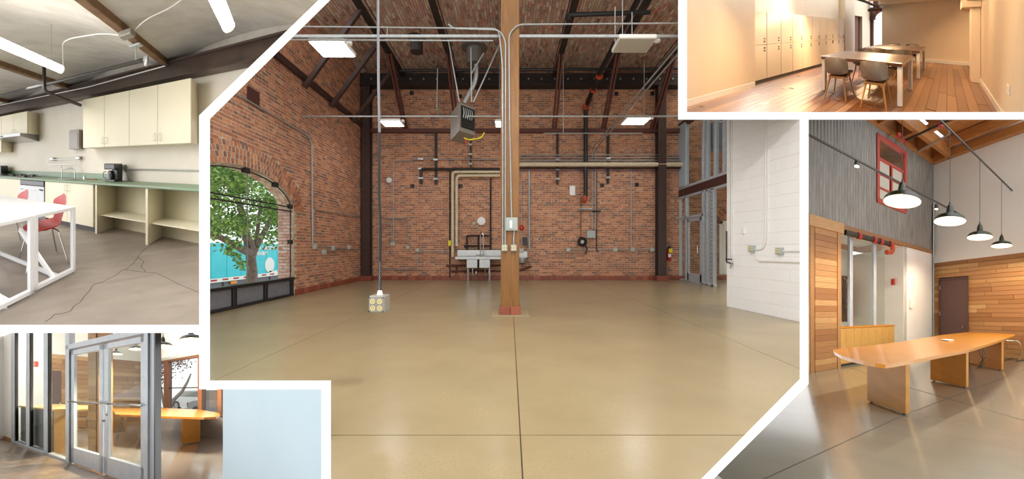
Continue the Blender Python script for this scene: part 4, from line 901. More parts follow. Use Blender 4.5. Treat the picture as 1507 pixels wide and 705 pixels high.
conduit(K, [K.z(93,98,2.7), K.z(92,62,2.86), K.z(105,56,2.86), K.z(150,49,2.84), K.z(178,52,2.82)], .008, 'white cable from tube light to junction box', whpl, .2, 'cable', 'cable')
conduit(K, [K.z(196,46,2.82), K.z(215,28,2.88), K.z(250,12,2.95), K.z(272,-4,2.98)], .008, 'white cable running from junction box to ceiling top', whpl, .2, 'cable', 'cable')
conduit(K, [K.y(-30,161,3.43), K.y(130,128,3.43), K.y(243,97,3.43)], .01, 'white cable lying along top of steel beam', whpl, .1, 'cable', 'cable')
# tables
def frame_table(x0, x1, y0, y1, label):
    t = empty(K, 'table', ((x0+x1)/2, (y0+y1)/2, 0), label, 'table', 'white steel tables'); r = .022
    emit(K, 'tabletop', MB().rbox(x0, x1, y0, y1, .715, .75, .004), whsteel, t)
    for x in (x0+r, x1-r):
        for y in (y0+r, y1-r): emit(K, 'leg', MB().rbox(x-r, x+r, y-r, y+r, .02, .715, .003), whsteel, t); emit(K, 'foot', MB().lathe((x, y, 0), [(.015,0),(.015,.02)], 8), gal, t)
        emit(K, 'floor_rail', MB().rbox(x-r, x+r, y0, y1, .02, .06, .003), whsteel, t)
    emit(K, 'stretcher', MB().rbox(x0, x1-2*r, (y0+y1)/2+.02, (y0+y1)/2+.05, .02, .06, .003), whsteel, t)
    return t
ta = frame_table(-4.1, -2.05, 1.36, 1.88, 'white steel-framed table nearest the kitchen cabinets')
emit(K, 'diagonal_brace', MB().obox((V(K.x(80,411,-2.07))+V(K.y(30,338,1.36)))/2, (V(K.x(80,411,-2.07))-V(K.y(30,338,1.36)))/2, (.015,.01,0), (0,.005,.015)), whsteel, ta)
tb = frame_table(-4.1, -2.03, .82, 1.345, 'white steel-framed table in front, at left frame edge')
emit(K, 'diagonal_brace', MB().obox((V(K.x(7,456,-2.05))+V(K.y(-30,380,1.1)))/2, (V(K.x(7,456,-2.05))-V(K.y(-30,380,1.1)))/2, (.015,.01,0), (0,.005,.015)), whsteel, tb)
def shell_pts(prof, widths, curl):
    """seat shell rows: profile (y,z), half widths, curls (forward, up)"""
    rows = []
    for (y, z), w, (cf, cu_) in zip(prof, widths, curl): rows.append([(w*u, y+cf*u*u, z+cu_*u*u) for u in [k/5-1 for k in range(11)]])
    return rows
def red_chair(p, yaw, label):
    c, s_ = math.cos(yaw), math.sin(yaw); U, Vv = (c, s_, 0), (-s_, c, 0)
    t = empty(K, 'chair', p, label, 'chair', 'red shell chairs')
    prof = [(.24,.44),(.18,.455),(.05,.445),(-.1,.44),(-.18,.47),(-.215,.55),(-.235,.64),(-.25,.72),(-.26,.79),(-.265,.83)]
    wd_ = [.14,.21,.235,.22,.17,.17,.24,.255,.2,.08]; cu_ = [(-.05,0),(0,-.02),(0,.01),(0,.03),(.01,.02),(.03,0),(.05,0),(.05,0),(.03,-.03),(0,-.03)]
    m = MB(p, U, Vv); m.grid(shell_pts(prof, wd_, cu_), (0,0,.012)); emit(K, 'shell', m, redsh, t, smooth=True)
    for sx in (-1, 1):
        for sy in (-1, 1): m = MB(p, U, Vv); m.bend([(0, sy*.06, .42), (sx*.16, sy*.14, .42), (sx*.26, sy*.24, 0)], .011, .06); emit(K, 'leg', m, chrome, t, smooth=True)
    m = MB(p, U, Vv); m.lathe((0,0,.41), [(.09,0),(.09,.02)], 14); emit(K, 'seat_plate', m, dkg, t)
    return t
red_chair((-2.62, 1.86, 0), 2.75, 'red shell chair with chrome legs tucked behind nearest table end')
red_chair((-3.45, 1.86, 0), 2.85, 'red shell chair cut by left frame edge behind table')

# =================================================================== LOCKER ROOM (upper right)
twall = mat('warm_white_wall', 'e9dac2', .65, col2='e4d3b9', scale=1.2)
oak = mat('oiled_oak', 'a8703f', .35, pal=['9c6638','8e5730','7c4827','a87444','88522e','96602f','704024','ad7a4a'], col2='6f4526', scale=5, stretch=(6,1.2,1), mix=.45, rnd=.15, coat=.25)
lock = mat('locker_door', 'e4d6ba', .45)
walnut = mat('dark_wood_top', '5d3322', .3, col2='43241a', scale=4, stretch=(1,5,1), coat=.3)
tgrey = mat('grey_chair_shell', '7d766c', .5); oakleg = mat('oak_chair_leg', 'bb8a4e', .5, col2='a87840', scale=8)
tf = struct(T, 'floor', MB().box(-4.3, 1, .9, 9.6, -.08, -.006), mat('gap_dark','3c2516',.9), label='oak plank floor of locker room')
it = []; rr = random.Random(9)
x = -4.2
while x < .75:
    w = .155; y = .9-rr.uniform(0, 1.6)
    while y < 7.8:
        L = rr.uniform(1.3, 2.4); it.append(((x+w/2, y+L/2, -.004), (w-.004, round(L, 1)-.004, .02))); y += round(L, 1)
    x += w
its2 = []
for c, s_ in it:
    its2.append((c, s_))
cnt = 0
for c, s_ in its2:
    o = emit(T, 'plank', MB().rbox(c[0]-s_[0]/2, c[0]+s_[0]/2, c[1]-s_[1]/2, c[1]+s_[1]/2, -.02, 0, .003), oak, tf)
struct(T, 'wall_left', MB().box(-4.1, -3.84, .9, 2.38, 0, 3.2), twall, label='warm white wall left of lockers')
struct(T, 'baseboard_left', MB().rbox(-3.85, -3.825, .9, 2.38, 0, .12, .004), white, label='white baseboard left of lockers')
struct(T, 'wall_left', MB().box(-4.3, -4.24, 2.3, 7.1, 0, 4.2), twall, label='bright lit wall above lockers')
m = MB().box(-4.26, -3.92, 6.5, 7.39, 0, 3.4); m.box(-4.1, -3.92, 7.39, 8.23, 2.0, 3.4); m.box(-4.1, -3.92, 8.23, 9.3, 0, 3.4)
struct(T, 'wall_left', m, twall, label='warm wall around dark doorway')
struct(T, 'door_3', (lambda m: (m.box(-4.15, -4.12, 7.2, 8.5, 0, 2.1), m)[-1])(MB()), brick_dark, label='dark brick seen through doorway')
ylk = [T.x(1000+z/2.972, 60, -3.92)[1] for z in (322,382,444,495,541,582,616,646,675,700,720)]
for i, (a, b) in enumerate(zip(ylk, ylk[1:])):
    for j, (z0, z1) in enumerate(((.1, .935), (.94, 1.755))):
        t = empty(T, 'locker', (-4.0, (a+b)/2, z0), 'cream locker, ' + ['lower','upper'][j] + ' row, ' + ['first','second','third','fourth','fifth','sixth','seventh','eighth','ninth','last'][i] + ' column from left wall', 'locker', 'cream lockers')
        emit(T, 'body', MB().box(-4.22, -3.94, a+.002, b-.002, z0, z1), lock, t); d = emit(T, 'door', MB().rbox(-3.938, -3.92, a+.005, b-.005, z0+.003, z1-.003, .003), lock, t)
        for k in range(2): zc = (.86-.07*k) if j == 0 else (1.02+.07*k); emit(T, 'knob', MB().lathe((-3.92, b-.07*(b-a)/.4, zc), [(.017,0),(.017,.02)], 8, 'x'), dsteel, d)
struct(T, 'baseboard_left', MB().box(-4.2, -3.97, 2.38, 6.5, 0, .1), dsteel, label='dark kick strip under lockers')
emit(T, 'key_tag', MB().rbox(-3.9, -3.88, ylk[-1]-.1, ylk[-1]-.06, .96, 1.06, .003), redp, None, 'red key tag on upper right-most locker', 'tag')
emit(T, 'key_tag', MB().rbox(-3.9, -3.88, ylk[-3]-.1, ylk[-3]-.06, .82, .9, .003), redp, None, 'red key tag on lower locker, eighth column', 'tag')
struct(T, 'wall_back', MB().box(-2.625, .8, 7.6, 7.75, 0, 3.2), twall, label='warm white end wall of locker room')
struct(T, 'baseboard_back', MB().rbox(-2.625, .7, 7.575, 7.6, 0, .12, .004), white, label='white baseboard at end wall')
struct(T, 'wall_right', MB().box(.7, .95, .9, 7.7, 0, 3.2), twall, label='warm white right wall of locker room')
struct(T, 'baseboard_right', MB().rbox(.675, .7, .9, 7.6, 0, .12, .004), white, label='white baseboard along right wall')
t = empty(T, 'wall_column', (.6, 5.6, 0), 'warm white boxed column with stepped capital', 'column')
emit(T, 'shaft', MB().rbox(.5, .7, 5.2, 5.55, 0, 1.85, .01), twall, t); emit(T, 'capital', MB().rbox(.3, .7, 5.1, 5.65, 1.85, 2.02, .01), twall, t); emit(T, 'beam', MB().rbox(.38, .7, 1.5, 7.6, 2.02, 2.3, .01), twall, t)
struct(T, 'ceiling', MB().box(-2.7, .8, 1, 7.7, 2.62, 2.7), twall, label='pale ceiling of locker room')
for i, y in enumerate((5.0, 6.2, 7.3)): emit(T, 'ceiling_beam', MB().rbox(-2.7, .5, y, y+.2, 2.42, 2.62, .01), twall, None, 'pale ceiling beam over tables, ' + ['nearest','middle','at end wall'][i], 'beam', 'pale ceiling beams')
ebox(T, T.x(1485,132,.7), .09, .14, .015, (-1,0,0), whpl, 'wall_outlet', 'white outlet plate on right wall', 'outlet')
# corridor end: brick arch with bright kitchen behind
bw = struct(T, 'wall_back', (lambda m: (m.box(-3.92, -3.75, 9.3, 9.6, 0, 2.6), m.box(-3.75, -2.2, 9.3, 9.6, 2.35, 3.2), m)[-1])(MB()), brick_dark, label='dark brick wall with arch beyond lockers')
for k in range(9):
    a = math.pi*(1-k/16); c = V((-2.95+.8*math.cos(a), 9.28, 1.95+.55*math.sin(a))); nx = V((math.cos(a), 0, math.sin(a))); emit(T, 'brick', MB().obox(c, nx*.14, (0,.06,0), V((-nx.z, 0, nx.x))*.075), brick_dark, bw)
emit(T, 'reveal', MB().box(-3.76, -3.7, 9.32, 10.3, 0, 2.1), white, bw); struct(T, 'wall_back', MB().box(-4.4, -2, 11.5, 11.6, 0, 3), white, label='bright white wall seen through brick arch')
emit(T, 'far_counter', MB().rbox(-3.9, -2.4, 10.7, 11.4, 0, .95, .01), white, None, 'pale counter seen through brick arch', 'counter'); emit(T, 'far_appliance', MB().rbox(-3.55, -3.3, 10.75, 11.1, .95, 1.35, .03), dkg, None, 'dark appliance on pale counter through arch', 'appliance')
for i, (p, q, r) in enumerate([((1253,-4),(1299,11),.05),((1262,-4),(1299,15),.045),((1279,15),(1299,14),.07)]):
    o = emit(T, 'pipe', MB().tube([T.d(*p, 7.0), T.d(*q, 8.2)], r, 8), dsteel, None, 'dark ceiling pipe above corridor, ' + ['upper','lower','short thick one'][i], 'pipe', 'corridor pipes', smooth=True)
    c0, c1 = V(T.d(*p, 7.0)), V(T.d(*q, 8.2)); 
    for f in (.5, .8): emit(T, 'coupling', MB().tube([c0.lerp(c1, f), c0.lerp(c1, f+.03)], r*1.35, 8), orange, o)
def wood_table(x0, x1, y0, y1, label):
    t = empty(T, 'table', ((x0+x1)/2, (y0+y1)/2, 0), label, 'table', 'dark wood tables')
    emit(T, 'tabletop', MB().rbox(x0, x1, y0, y1, .68, .745, .006), walnut, t)
    for x in (x0+.05, x1-.05):
        for y in (y0+.06, y1-.06): emit(T, 'leg', MB().rbox(x-.04, x+.04, y-.04, y+.04, .01, .68, .004), whsteel, t)
wood_table(-2.37, -.66, 2.92, 3.95, 'dark wood table with white legs, nearer the camera'); wood_table(-2.3, -.64, 4.85, 6.2, 'dark wood table with white legs, farther back')
def grey_chair(x, y, yaw, label):
    p = (x, y, 0); c, s_ = math.cos(yaw), math.sin(yaw); U, Vv = (c, s_, 0), (-s_, c, 0)
    t = empty(T, 'chair', p, label, 'chair', 'grey shell chairs')
    prof = [(.24,.455),(.15,.46),(0,.445),(-.12,.44),(-.19,.47),(-.22,.54),(-.235,.62),(-.245,.7),(-.25,.77),(-.25,.785)]
    wd_ = [.2,.225,.235,.24,.24,.24,.24,.235,.22,.19]; cu_ = [(-.03,0),(0,.0),(0,.02),(0,.05),(.03,.05),(.07,.03),(.07,.0),(.06,0),(.05,-.01),(.05,-.02)]
    m = MB(p, U, Vv); m.grid(shell_pts(prof, wd_, cu_), (0,0,.012)); emit(T, 'shell', m, tgrey, t, smooth=True)
    m = MB(p, U, Vv); m.rbox(-.17, .17, -.16, .16, .39, .435, .01); emit(T, 'underframe', m, oakleg, t)
    m = MB(p, U, Vv); m.rbox(-.2, .2, -.14, .22, .462, .485, .01); emit(T, 'cushion', m, dkg, t)
    for sx in (-1, 1):
        for sy in (-1, 1): m = MB(p, U, Vv); m.tube([(sx*.14, sy*.13, .41), (sx*.22, sy*.21, 0)], [.02, .012], 8); emit(T, 'leg', m, oakleg, t, smooth=True)
for x, y, a, l in [(-1.85,2.86,.15,'grey shell chair on oak legs, near side of front table, left'),(-1.08,2.84,.1,'grey shell chair on oak legs, near side of front table, right'),(-1.9,4.05,3.2,'grey shell chair across front table, left, facing camera'),(-1.15,4.02,3.1,'grey shell chair across front table, right, facing camera'),
    (-1.75,4.83,.1,'grey shell chair at near side of back table, left'),(-1.05,4.85,.05,'grey shell chair at near side of back table, right'),(-1.75,6.3,3.14,'grey shell chair behind back table, left'),(-1.1,6.3,3.2,'grey shell chair behind back table, right')]: grey_chair(x, y, a, l)

# =================================================================== MEETING ROOM (right)
GX, GY = -6.44, 8.93
corr = mat('corrugated_grey_metal', 'a09c95', .5, .3, col2='6f6c68', scale=5, stretch=(4,4,.35))
gwood = mat('cedar_board', 'b27a48', .55, pal=['b5834f','a67241','bd8e5b','9a683c','b68655','c49a66','a67549'], col2='8a6038', scale=3, stretch=(1,1,14), mix=.45, rnd=.12, coat=.05)
glam = mat('fir_joist', 'b87c42', .6, col2='9c6430', scale=4, stretch=(1,1,6))
gwhite = mat('cool_white_wall', 'eceae4', .65, col2='e5e3dc', scale=1)
gfloor = mat('grey_polished_concrete', '9c9a8c', .2, col2='8b897b', scale=1.2, coat=.4, col3='949183', scale3=50, detail=8)
maple_leg = mat('veneer_leg', 'cf943c', .5, col2='c08430', scale=1.5, stretch=(1,1,5))
maple = mat('honey_veneer', 'd8902a', .3, col2='c8801e', scale=1.5, stretch=(1,1,5), coat=.35)
birdseye = mat('pale_veneer_doors', 'd9ae68', .35, col2='c9964c', scale=9, coat=.3, rnd=.06)
dgreen = mat('dark_green_enamel', '1c2617', .4)
shade_in = glow('glowing_shade_inside', 'f8e8c8', 1.0)  # lining glows by itself: bulb light put into the material
bulb = glow('warm_bulb', 'ffe2ae', 9)
redfr = mat('red_window_frame', 'b5473c', .5)
brdoor = mat('brown_door', '5a3f3a', .45)
gf = struct(G, 'floor', MB().box(-9, 3, 1, 14, -.1, 0), gfloor, label='grey polished concrete floor of meeting room')
jd = mat('joint_dark', '55524a', .9)
for p, q in (((1100,716),(1332,610)), ((1332,610),(1520,540)), ((1336,570),(1560,634)), ((1250,541),(1336,570))):
    a, b = V(G.z(*p)), V(G.z(*q)); n_ = (b-a).cross(V((0,0,1))).normalized()*.006; h_ = V((0,0,.001)); emit(G, 'floor_joint', MB().face([a-n_+h_, a+n_+h_, b+n_+h_, b-n_+h_]), jd, gf)
# corrugated wall with red window
wy0, wy1, wz0, wz1 = 6.13, 7.38, 4.6, 6.5
def corrug(y0, y1, z0, z1):
    m = MB(); n = max(2, int((y1-y0)/.0115)); R0 = [(GX+.016*math.sin(2*math.pi*(y0+(y1-y0)*k/n)/.092), y0+(y1-y0)*k/n) for k in range(n+1)]
    m.grid([[(x, y, z0) for x, y in R0], [(x, y, z1) for x, y in R0]]); return m
wlG = struct(G, 'wall_left', MB().box(GX-.14, GX-.06, 3.0, wy0, 3.6, 6.75), gwhite, label='corrugated metal upper wall of meeting room')
for q in ((2.6, wy0, 3.62, 6.75), (wy1, GY, 3.62, 6.75), (wy0, wy1, 3.62, wz0), (wy0, wy1, wz1, 6.75)): emit(G, 'corrugated_sheet', corrug(*q), corr, wlG, smooth=True)
t = empty(G, 'window_2', (GX, (wy0+wy1)/2, wz0), 'red framed window in corrugated wall', None, kind='structure')
def gb(y0, y1, z0, z1, x0=GX-.08, x1=GX+.06): return MB().rbox(x0, x1, y0, y1, z0, z1, .006)
for q in ((wy0-.02, wy0+.08, wz0, wz1), (wy1-.08, wy1+.02, wz0, wz1), (wy0, wy1, wz0-.05, wz0+.08), (wy0, wy1, wz1-.08, wz1+.04)): emit(G, 'window_frame', gb(*q), redfr, t)
zt_ = wz0+1.22
emit(G, 'transom', gb(wy0, wy1, zt_, zt_+.07, x1=GX+.03), redfr, t); emit(G, 'muntin', gb((wy0+wy1)/2-.03, (wy0+wy1)/2+.03, wz0+.05, zt_, x1=GX+.02), redfr, t)
for z in (wz0+.42, wz0+.83): emit(G, 'muntin', gb(wy0, wy1, z-.025, z+.025, x1=GX+.02), redfr, t)
frost = mat('frosted_pane', 'c9c5b8', .4)
for i in range(2):
    for z0, z1 in ((wz0+.08, wz0+.4), (wz0+.44, wz0+.81), (wz0+.85, zt_)): emit(G, 'pane', MB().box(GX-.04, GX-.03, wy0+.07+i*(wy1-wy0)/2, wy0-.07+(i+1)*(wy1-wy0)/2, z0, z1), frost, t)
emit(G, 'pane', MB().box(GX-.04, GX-.03, wy0+.08, wy1-.08, zt_+.07, wz1-.08), glass, t)
emit(G, 'room_ceiling', MB().box(GX-2.2, GX-.3, wy0-1, wy1+2, wz1+.3, wz1+.4), glam, t); emit(G, 'room_wall', MB().box(GX-2.3, GX-2.2, wy0-1, wy1+3, wz0-1, wz1+.4), glam, t)
emit(G, 'room_lamp', MB().lathe((GX-.6, 7.0, 6.15), [(.01,-.06),(.07,-.03),(.07,.03),(.01,.06)], 10), bulb, t)
# timber-clad column
t = empty(G, 'timber_column', (-6.6, 4.4, 0), 'timber clad column with stacked short boards and cap', 'column')
emit(G, 'core', MB().box(-6.97, -6.36, 4.03, 4.77, 0, 3.36), gwood, t); emit(G, 'cap', MB().rbox(-7.05, -6.28, 3.93, 4.88, 3.36, 3.62, .01), gwood, t)
for y in (3.98, 4.72): emit(G, 'corner_board', MB().rbox(-6.36, -6.33, y, y+.1, 0, 3.36, .004), gwood, t)
emit(G, 'corner_board', MB().rbox(-6.45, -6.35, 3.97, 4.0, 0, 3.36, .004), gwood, t)
pieces(G, 'board', t, gwood, [((-6.345, 4.4, .07+.14*i), (.02, .6, .134)) for i in range(24)])
pieces(G, 'board', t, gwood, [((-6.71, 4.015, .07+.14*i), (.5, .02, .134)) for i in range(24)])
emit(G, 'lintel_trim', MB().rbox(GX-.1, GX+.04, 4.8, GY, 3.5, 3.63, .01), gwood, None, 'wooden trim under corrugated wall', 'trim')
# alcove: glazing, credenza, walls
struct(G, 'wall_left', MB().box(GX-.2, GX, 7.32, GY, 0, 3.5), gwhite, label='white wall panel beside brown door')
struct(G, 'wall_left', MB().box(-9, GX, 7.3, 7.45, 0, 3.5), gwhite, label='greyish alcove wall with red alarm')
struct(G, 'wall_left', MB().box(-14, -9, 4, 4.1, 0, 3.5) , gwhite, label='white far side wall behind glazing')
struct(G, 'wall_left', MB().box(-9.2, -9.05, 3, 7.4, 0, 4.3), gwhite, label='white wall seen through glazing')
struct(G, 'ceiling', MB().box(-9.1, GX-.1, 3, 7.3, 3.75, 3.85), gwhite, label='white ceiling behind glazing')
w4 = struct(G, 'window_3', MB().rbox(-9.04, -8.98, G.x(1240,440,-9)[1], G.x(1279,440,-9)[1], G.x(1260,473,-9)[2], G.x(1260,408,-9)[2], .01), dsteel, label='dark framed window onto brick, through glazing')
y0, y1, z0, z1 = G.x(1242,440,-9)[1]+.05, G.x(1277,440,-9)[1]-.05, G.x(1260,471,-9)[2]+.05, G.x(1260,411,-9)[2]-.05
m = MB()
for r in range(int((z1-z0)/.1)):
    yy = y0-(.12 if r % 2 else 0)
    while yy < y1-.05: a, b = max(yy, y0), min(yy+.23, y1); m.box(-8.99, -8.965, a, b, z0+r*.1, z0+r*.1+.085); yy += .245
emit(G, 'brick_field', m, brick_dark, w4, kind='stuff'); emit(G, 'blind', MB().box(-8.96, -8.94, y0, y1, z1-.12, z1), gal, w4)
for u in (1252, 1287): y = G.x(u, 400, GX-.12)[1]; struct(G, 'window_4', MB().rbox(GX-.2, GX-.08, y-.05, y+.05, 0, 3.5, .01), silver, label='aluminium mullion of alcove glazing, ' + ('left' if u < 1260 else 'right'))
struct(G, 'window_4', MB().box(GX-.15, GX-.145, 4.8, 6.6, 1.0, 3.5), glass, label='glass of alcove glazing')
t = empty(G, 'credenza', (GX-.3, 5.8, 0), 'low pale veneer credenza with eight doors in alcove', 'credenza')
emit(G, 'body', MB().rbox(GX-.5, GX-.02, 4.8, 6.88, .06, .98, .006), birdseye, t); emit(G, 'top', MB().rbox(GX-.52, GX+.01, 4.8, 6.9, .98, 1.02, .006), maple, t)
for i in range(8): y = 4.81+i*.2585; emit(G, 'door', MB().rbox(GX-.02, GX, y+.003, y+.255, .08, .96, .002), birdseye, t)
emit(G, 'plinth', MB().box(GX-.5, GX-.06, 4.85, 6.85, 0, .06), dsteel, t)
ebox(G, G.y(1315,415,7.3), .13, .2, .06, (0,-1,0), redp, 'fire_alarm', 'small red fire alarm on alcove wall', 'alarm')
ebox(G, G.x(1340,447,GX), .14, .3, .1, (1,0,0), whpl, 'soap_dispenser', 'white dispenser on white wall panel', 'dispenser')
m_ = [G.x(1233,338,GX-.02), G.x(1262,349,GX-.02), G.x(1303,362,GX-.02)]
t = empty(G, 'fire_pipe', m_[1], 'black fire pipe with red couplings under trim', 'pipe')
emit(G, 'pipe', MB().tube([(GX+.1, 4.95, 3.42), (GX+.1, 6.6, 3.42)], .07, 10), black, t, smooth=True)
for y in (5.35, 5.9, 6.15, 6.55): emit(G, 'coupling', MB().tube([(GX+.1, y, 3.42), (GX+.1, y+.1, 3.42)], .09, 10), redp, t)
emit(G, 'elbow', MB().bend([(GX+.1, 6.6, 3.42), (GX+.1, 6.7, 3.4), (GX+.1, 6.68, 3.2), (GX+.12, 6.4, 3.15)], .075, .1), orange, t, smooth=True)
# far wood wall
struct(G, 'wall_back', MB().box(GX, 4, GY, GY+.15, 3.17, 7.4), gwhite, label='white upper end wall of meeting room')
wbG = struct(G, 'wall_back', MB().box(GX, 4, GY+.025, GY+.15, 0, 3.17), brdoor, label='horizontal cedar board wall of meeting room')
it = []; rr = random.Random(3)
for r in range(23):
    x = GX-rr.uniform(0, 2); z = .07+.138*r
    while x < 3:
        L = round(rr.uniform(1.4, 3.2), 1); a, b = max(x, GX), x+L
        for lo, hi in ((a, min(b, -6.2)), (max(a, -5.02), b)) if z < 2.56 else ((a, b),):
            if hi-lo > .05: it.append((((lo+hi)/2, GY+.012, z), (hi-lo-.004, .03+rr.choice((0, .006)), .133)))
        x = b
for c, s_ in it: emit(G, 'board', MB().rbox(c[0]-s_[0]/2, c[0]+s_[0]/2, c[1]-s_[1]/2, c[1]+s_[1]/2, c[2]-s_[2]/2, c[2]+s_[2]/2, .004), gwood, wbG)
t = empty(G, 'door_4', (-5.6, GY, 0), 'flat brown door in cedar wall', None, kind='structure')
emit(G, 'door_leaf', MB().rbox(-6.16, -5.05, GY-.02, GY+.02, .01, 2.53, .006), brdoor, t); emit(G, 'door_frame', (lambda m: (m.rbox(-6.2, -6.16, GY-.03, GY+.02, 0, 2.57, .004), m.rbox(-5.05, -5.01, GY-.03, GY+.02, 0, 2.57, .004), m.rbox(-6.2, -5.01, GY-.03, GY+.02, 2.53, 2.58, .004), m)[-1])(MB()), brdoor, t)
emit(G, 'knob', MB().lathe((-5.17, GY-.02, .92), [(.03,0),(.02,-.03),(.035,-.05),(.02,-.08)], 12, 'y'), chrome, t, smooth=True)
for z in (.4, 1.3, 2.2): emit(G, 'hinge', MB().rbox(-6.17, -6.13, GY-.035, GY-.02, z, z+.14, .003), gal, t)
conduit(G, [G.y(1374,500,GY-.08), G.y(1374,380,GY-.08), G.y(1374.5,300,GY-.08)], .035, 'galvanized conduit in corner beside brown door')
# ceiling, skylight
cg = struct(G, 'ceiling', MB().box(-5.7, 4, 2, GY+.1, 7.3, 7.4), glam, label='timber deck ceiling of meeting room')
pieces(G, 'deck_board', cg, gwood, [((-2.6, 2.6+.15*i, 7.29), (6, .145, .02)) for i in range(43)], limit=43)
emit(G, 'skylight_beam', MB().rbox(-5.8, -5.62, 2, GY, 6.72, 7.1, .01), glam, None, 'timber beam along skylight edge', 'beam')
emit(G, 'wall_plate', MB().rbox(GX, 4, GY-.16, GY, 6.72, 6.98, .01), glam, None, 'timber plate along top of white end wall', 'beam'); emit(G, 'wall_plate', MB().rbox(GX-.02, GX+.08, 2, GY, 6.72, 6.86, .01), glam, None, 'timber plate along top of corrugated wall', 'beam')
for i in range(6): y = 3.3+i*1.05; emit(G, 'joist', MB().rbox(-5.62, 3, y, y+.12, 6.95, 7.28, .008), glam, None, 'timber ceiling joist crossing meeting room, ' + ['nearest','second','third','fourth','fifth','farthest'][i], 'joist', 'timber joists')
for i in range(7): y = 3.4+i*.9; emit(G, 'skylight_curb', MB().rbox(GX, -5.8, y, y+.08, 6.75, 7.5, .008), glam, None, 'timber cross piece in skylight, ' + ['nearest','second','third','fourth','fifth','sixth','farthest'][i], 'beam', 'skylight cross pieces')
emit(G, 'skylight_side', MB().box(GX-.06, GX, 2, GY, 6.8, 7.6), glam, None, 'timber side wall of skylight shaft', 'board')
emit(G, 'sprinkler_pipe', MB().bend([G.z(1415,168,6.6), G.z(1330,208,6.6)], .03), black, None, 'black pipe with red joints near skylight', 'pipe', smooth=True)
emit(G, 'sprinkler_pipe', MB().bend([G.z(1396,190,6.5), G.z(1398,197,6.5), G.z(1352,222,6.6)], .025, .2), gal, None, 'grey pipe slanting below skylight', 'pipe', smooth=True)
for i, (u, v) in enumerate(((1323,199),(1331,207),(1384,184))): emit(G, 'pipe_joint', MB().lathe(G.z(u, v, 6.6), [(.07,-.05),(.07,.05)], 8), redp, None, 'red sprinkler joint near skylight, ' + ['left','middle','right'][i], 'sprinkler', 'red joints')
# tracks and pendants
def track(p, q, label): return emit(G, 'light_track', MB().tube([p, q], .022, 4), black, None, label, 'light track')
t1 = track(G.z(1180,193,4.2), G.z(1412,315,4.2), 'long black light track crossing corrugated wall'); t2 = track(G.x(1376,169,-3.5), G.x(1495,286,-3.5), 'black light track carrying green pendants')
for i, (u, v) in enumerate(((1261,241),(1378,305))):
    p = G.z(u, v, 4.15); t = empty(G, 'spotlight', p, 'small warm spotlight on track, ' + ['left','right'][i], 'spotlight', 'track spotlights')
    emit(G, 'housing', MB().lathe(p, [(.045,-.04),(.05,0),(.03,.08)], 10), black, t); emit(G, 'lamp', MB().lathe((p[0], p[1], p[2]-.045), [(.04,-.01),(.04,0)], 10), bulb, t)
def pendant(R, p, r, top, label, group):
    t = empty(R, 'pendant_lamp', p, label, 'pendant lamp', group); k = r/.3
    pr = [(.3,0),(.305,.01),(.285,.05),(.25,.085),(.14,.125),(.075,.14),(.07,.2),(.06,.25),(.045,.29),(.02,.31),(.012,.36)]
    emit(R, 'shade', MB().lathe(p, [(a*k, b*k) for a, b in pr], 28, cap=False), dgreen, t, smooth=True)
    m = MB(); n = 28; R_ = [[(p[0]+a*k*math.cos(q), p[1]+a*k*math.sin(q), p[2]+b*k) for q in [2*math.pi*i/n for i in range(n+1)]] for a, b in [(.298,-.001),(.28,.045),(.245,.078),(.13,.115),(.07,.12),(.01,.12)]]
    m.grid(R_); o = emit(R, 'shade_lining', m, shade_in, t, smooth=True)
    if o: o.data.polygons.foreach_set('use_smooth', [True]*len(o.data.polygons))
    emit(R, 'bulb', MB().lathe((p[0], p[1], p[2]+.03*k), [(.01,0),(.05*k,.03*k),(.05*k,.06*k),(.02,.09*k)], 12), bulb, t, smooth=True)
    l = bpy.data.lights.new('pendant_light', 'SPOT'); l.energy = 150 if R is G else 160; l.color = (1, .84, .62); l.spot_size = 2.7; l.spot_blend = .4; l.shadow_soft_size = .05
    lo = bpy.data.objects.new('pendant_light', l); COL.objects.link(lo); lo.location = R.W((p[0], p[1], p[2]-.01))
    emit(R, 'cord', MB().tube([(p[0], p[1], p[2]+.35*k), (p[0], p[1], top)], .007, 5), black, t)
    return t
for i, (u, v, z) in enumerate([(1328,297,3.3),(1398,326,3.3),(1442,349.5,3.3),(1474,362,3.3)]):
    p = G.x(u, v, -3.5); top = [6.9, G.x(1399,193,-3.5)[2]+.0, 0, 0][i] if i < 1 else None
    if top is None: top = p[2]+ {1: 2.2, 2: 1.6, 3: 1.5}[i]
    d = (-p[0]*G.si+p[1]*G.co)
    if i: # top of cord meets the track
        vt = {1:192, 2:235, 3:265}[i]; top = G.h-(vt-G.cy)*d/G.f
    pendant(G, p, [56,48,38,31][i]/2*d/G.f*1.0, top, 'dark green dome pendant lamp, ' + ['nearest and largest','second from front','third from front','farthest and smallest'][i], 'green pendants over table')
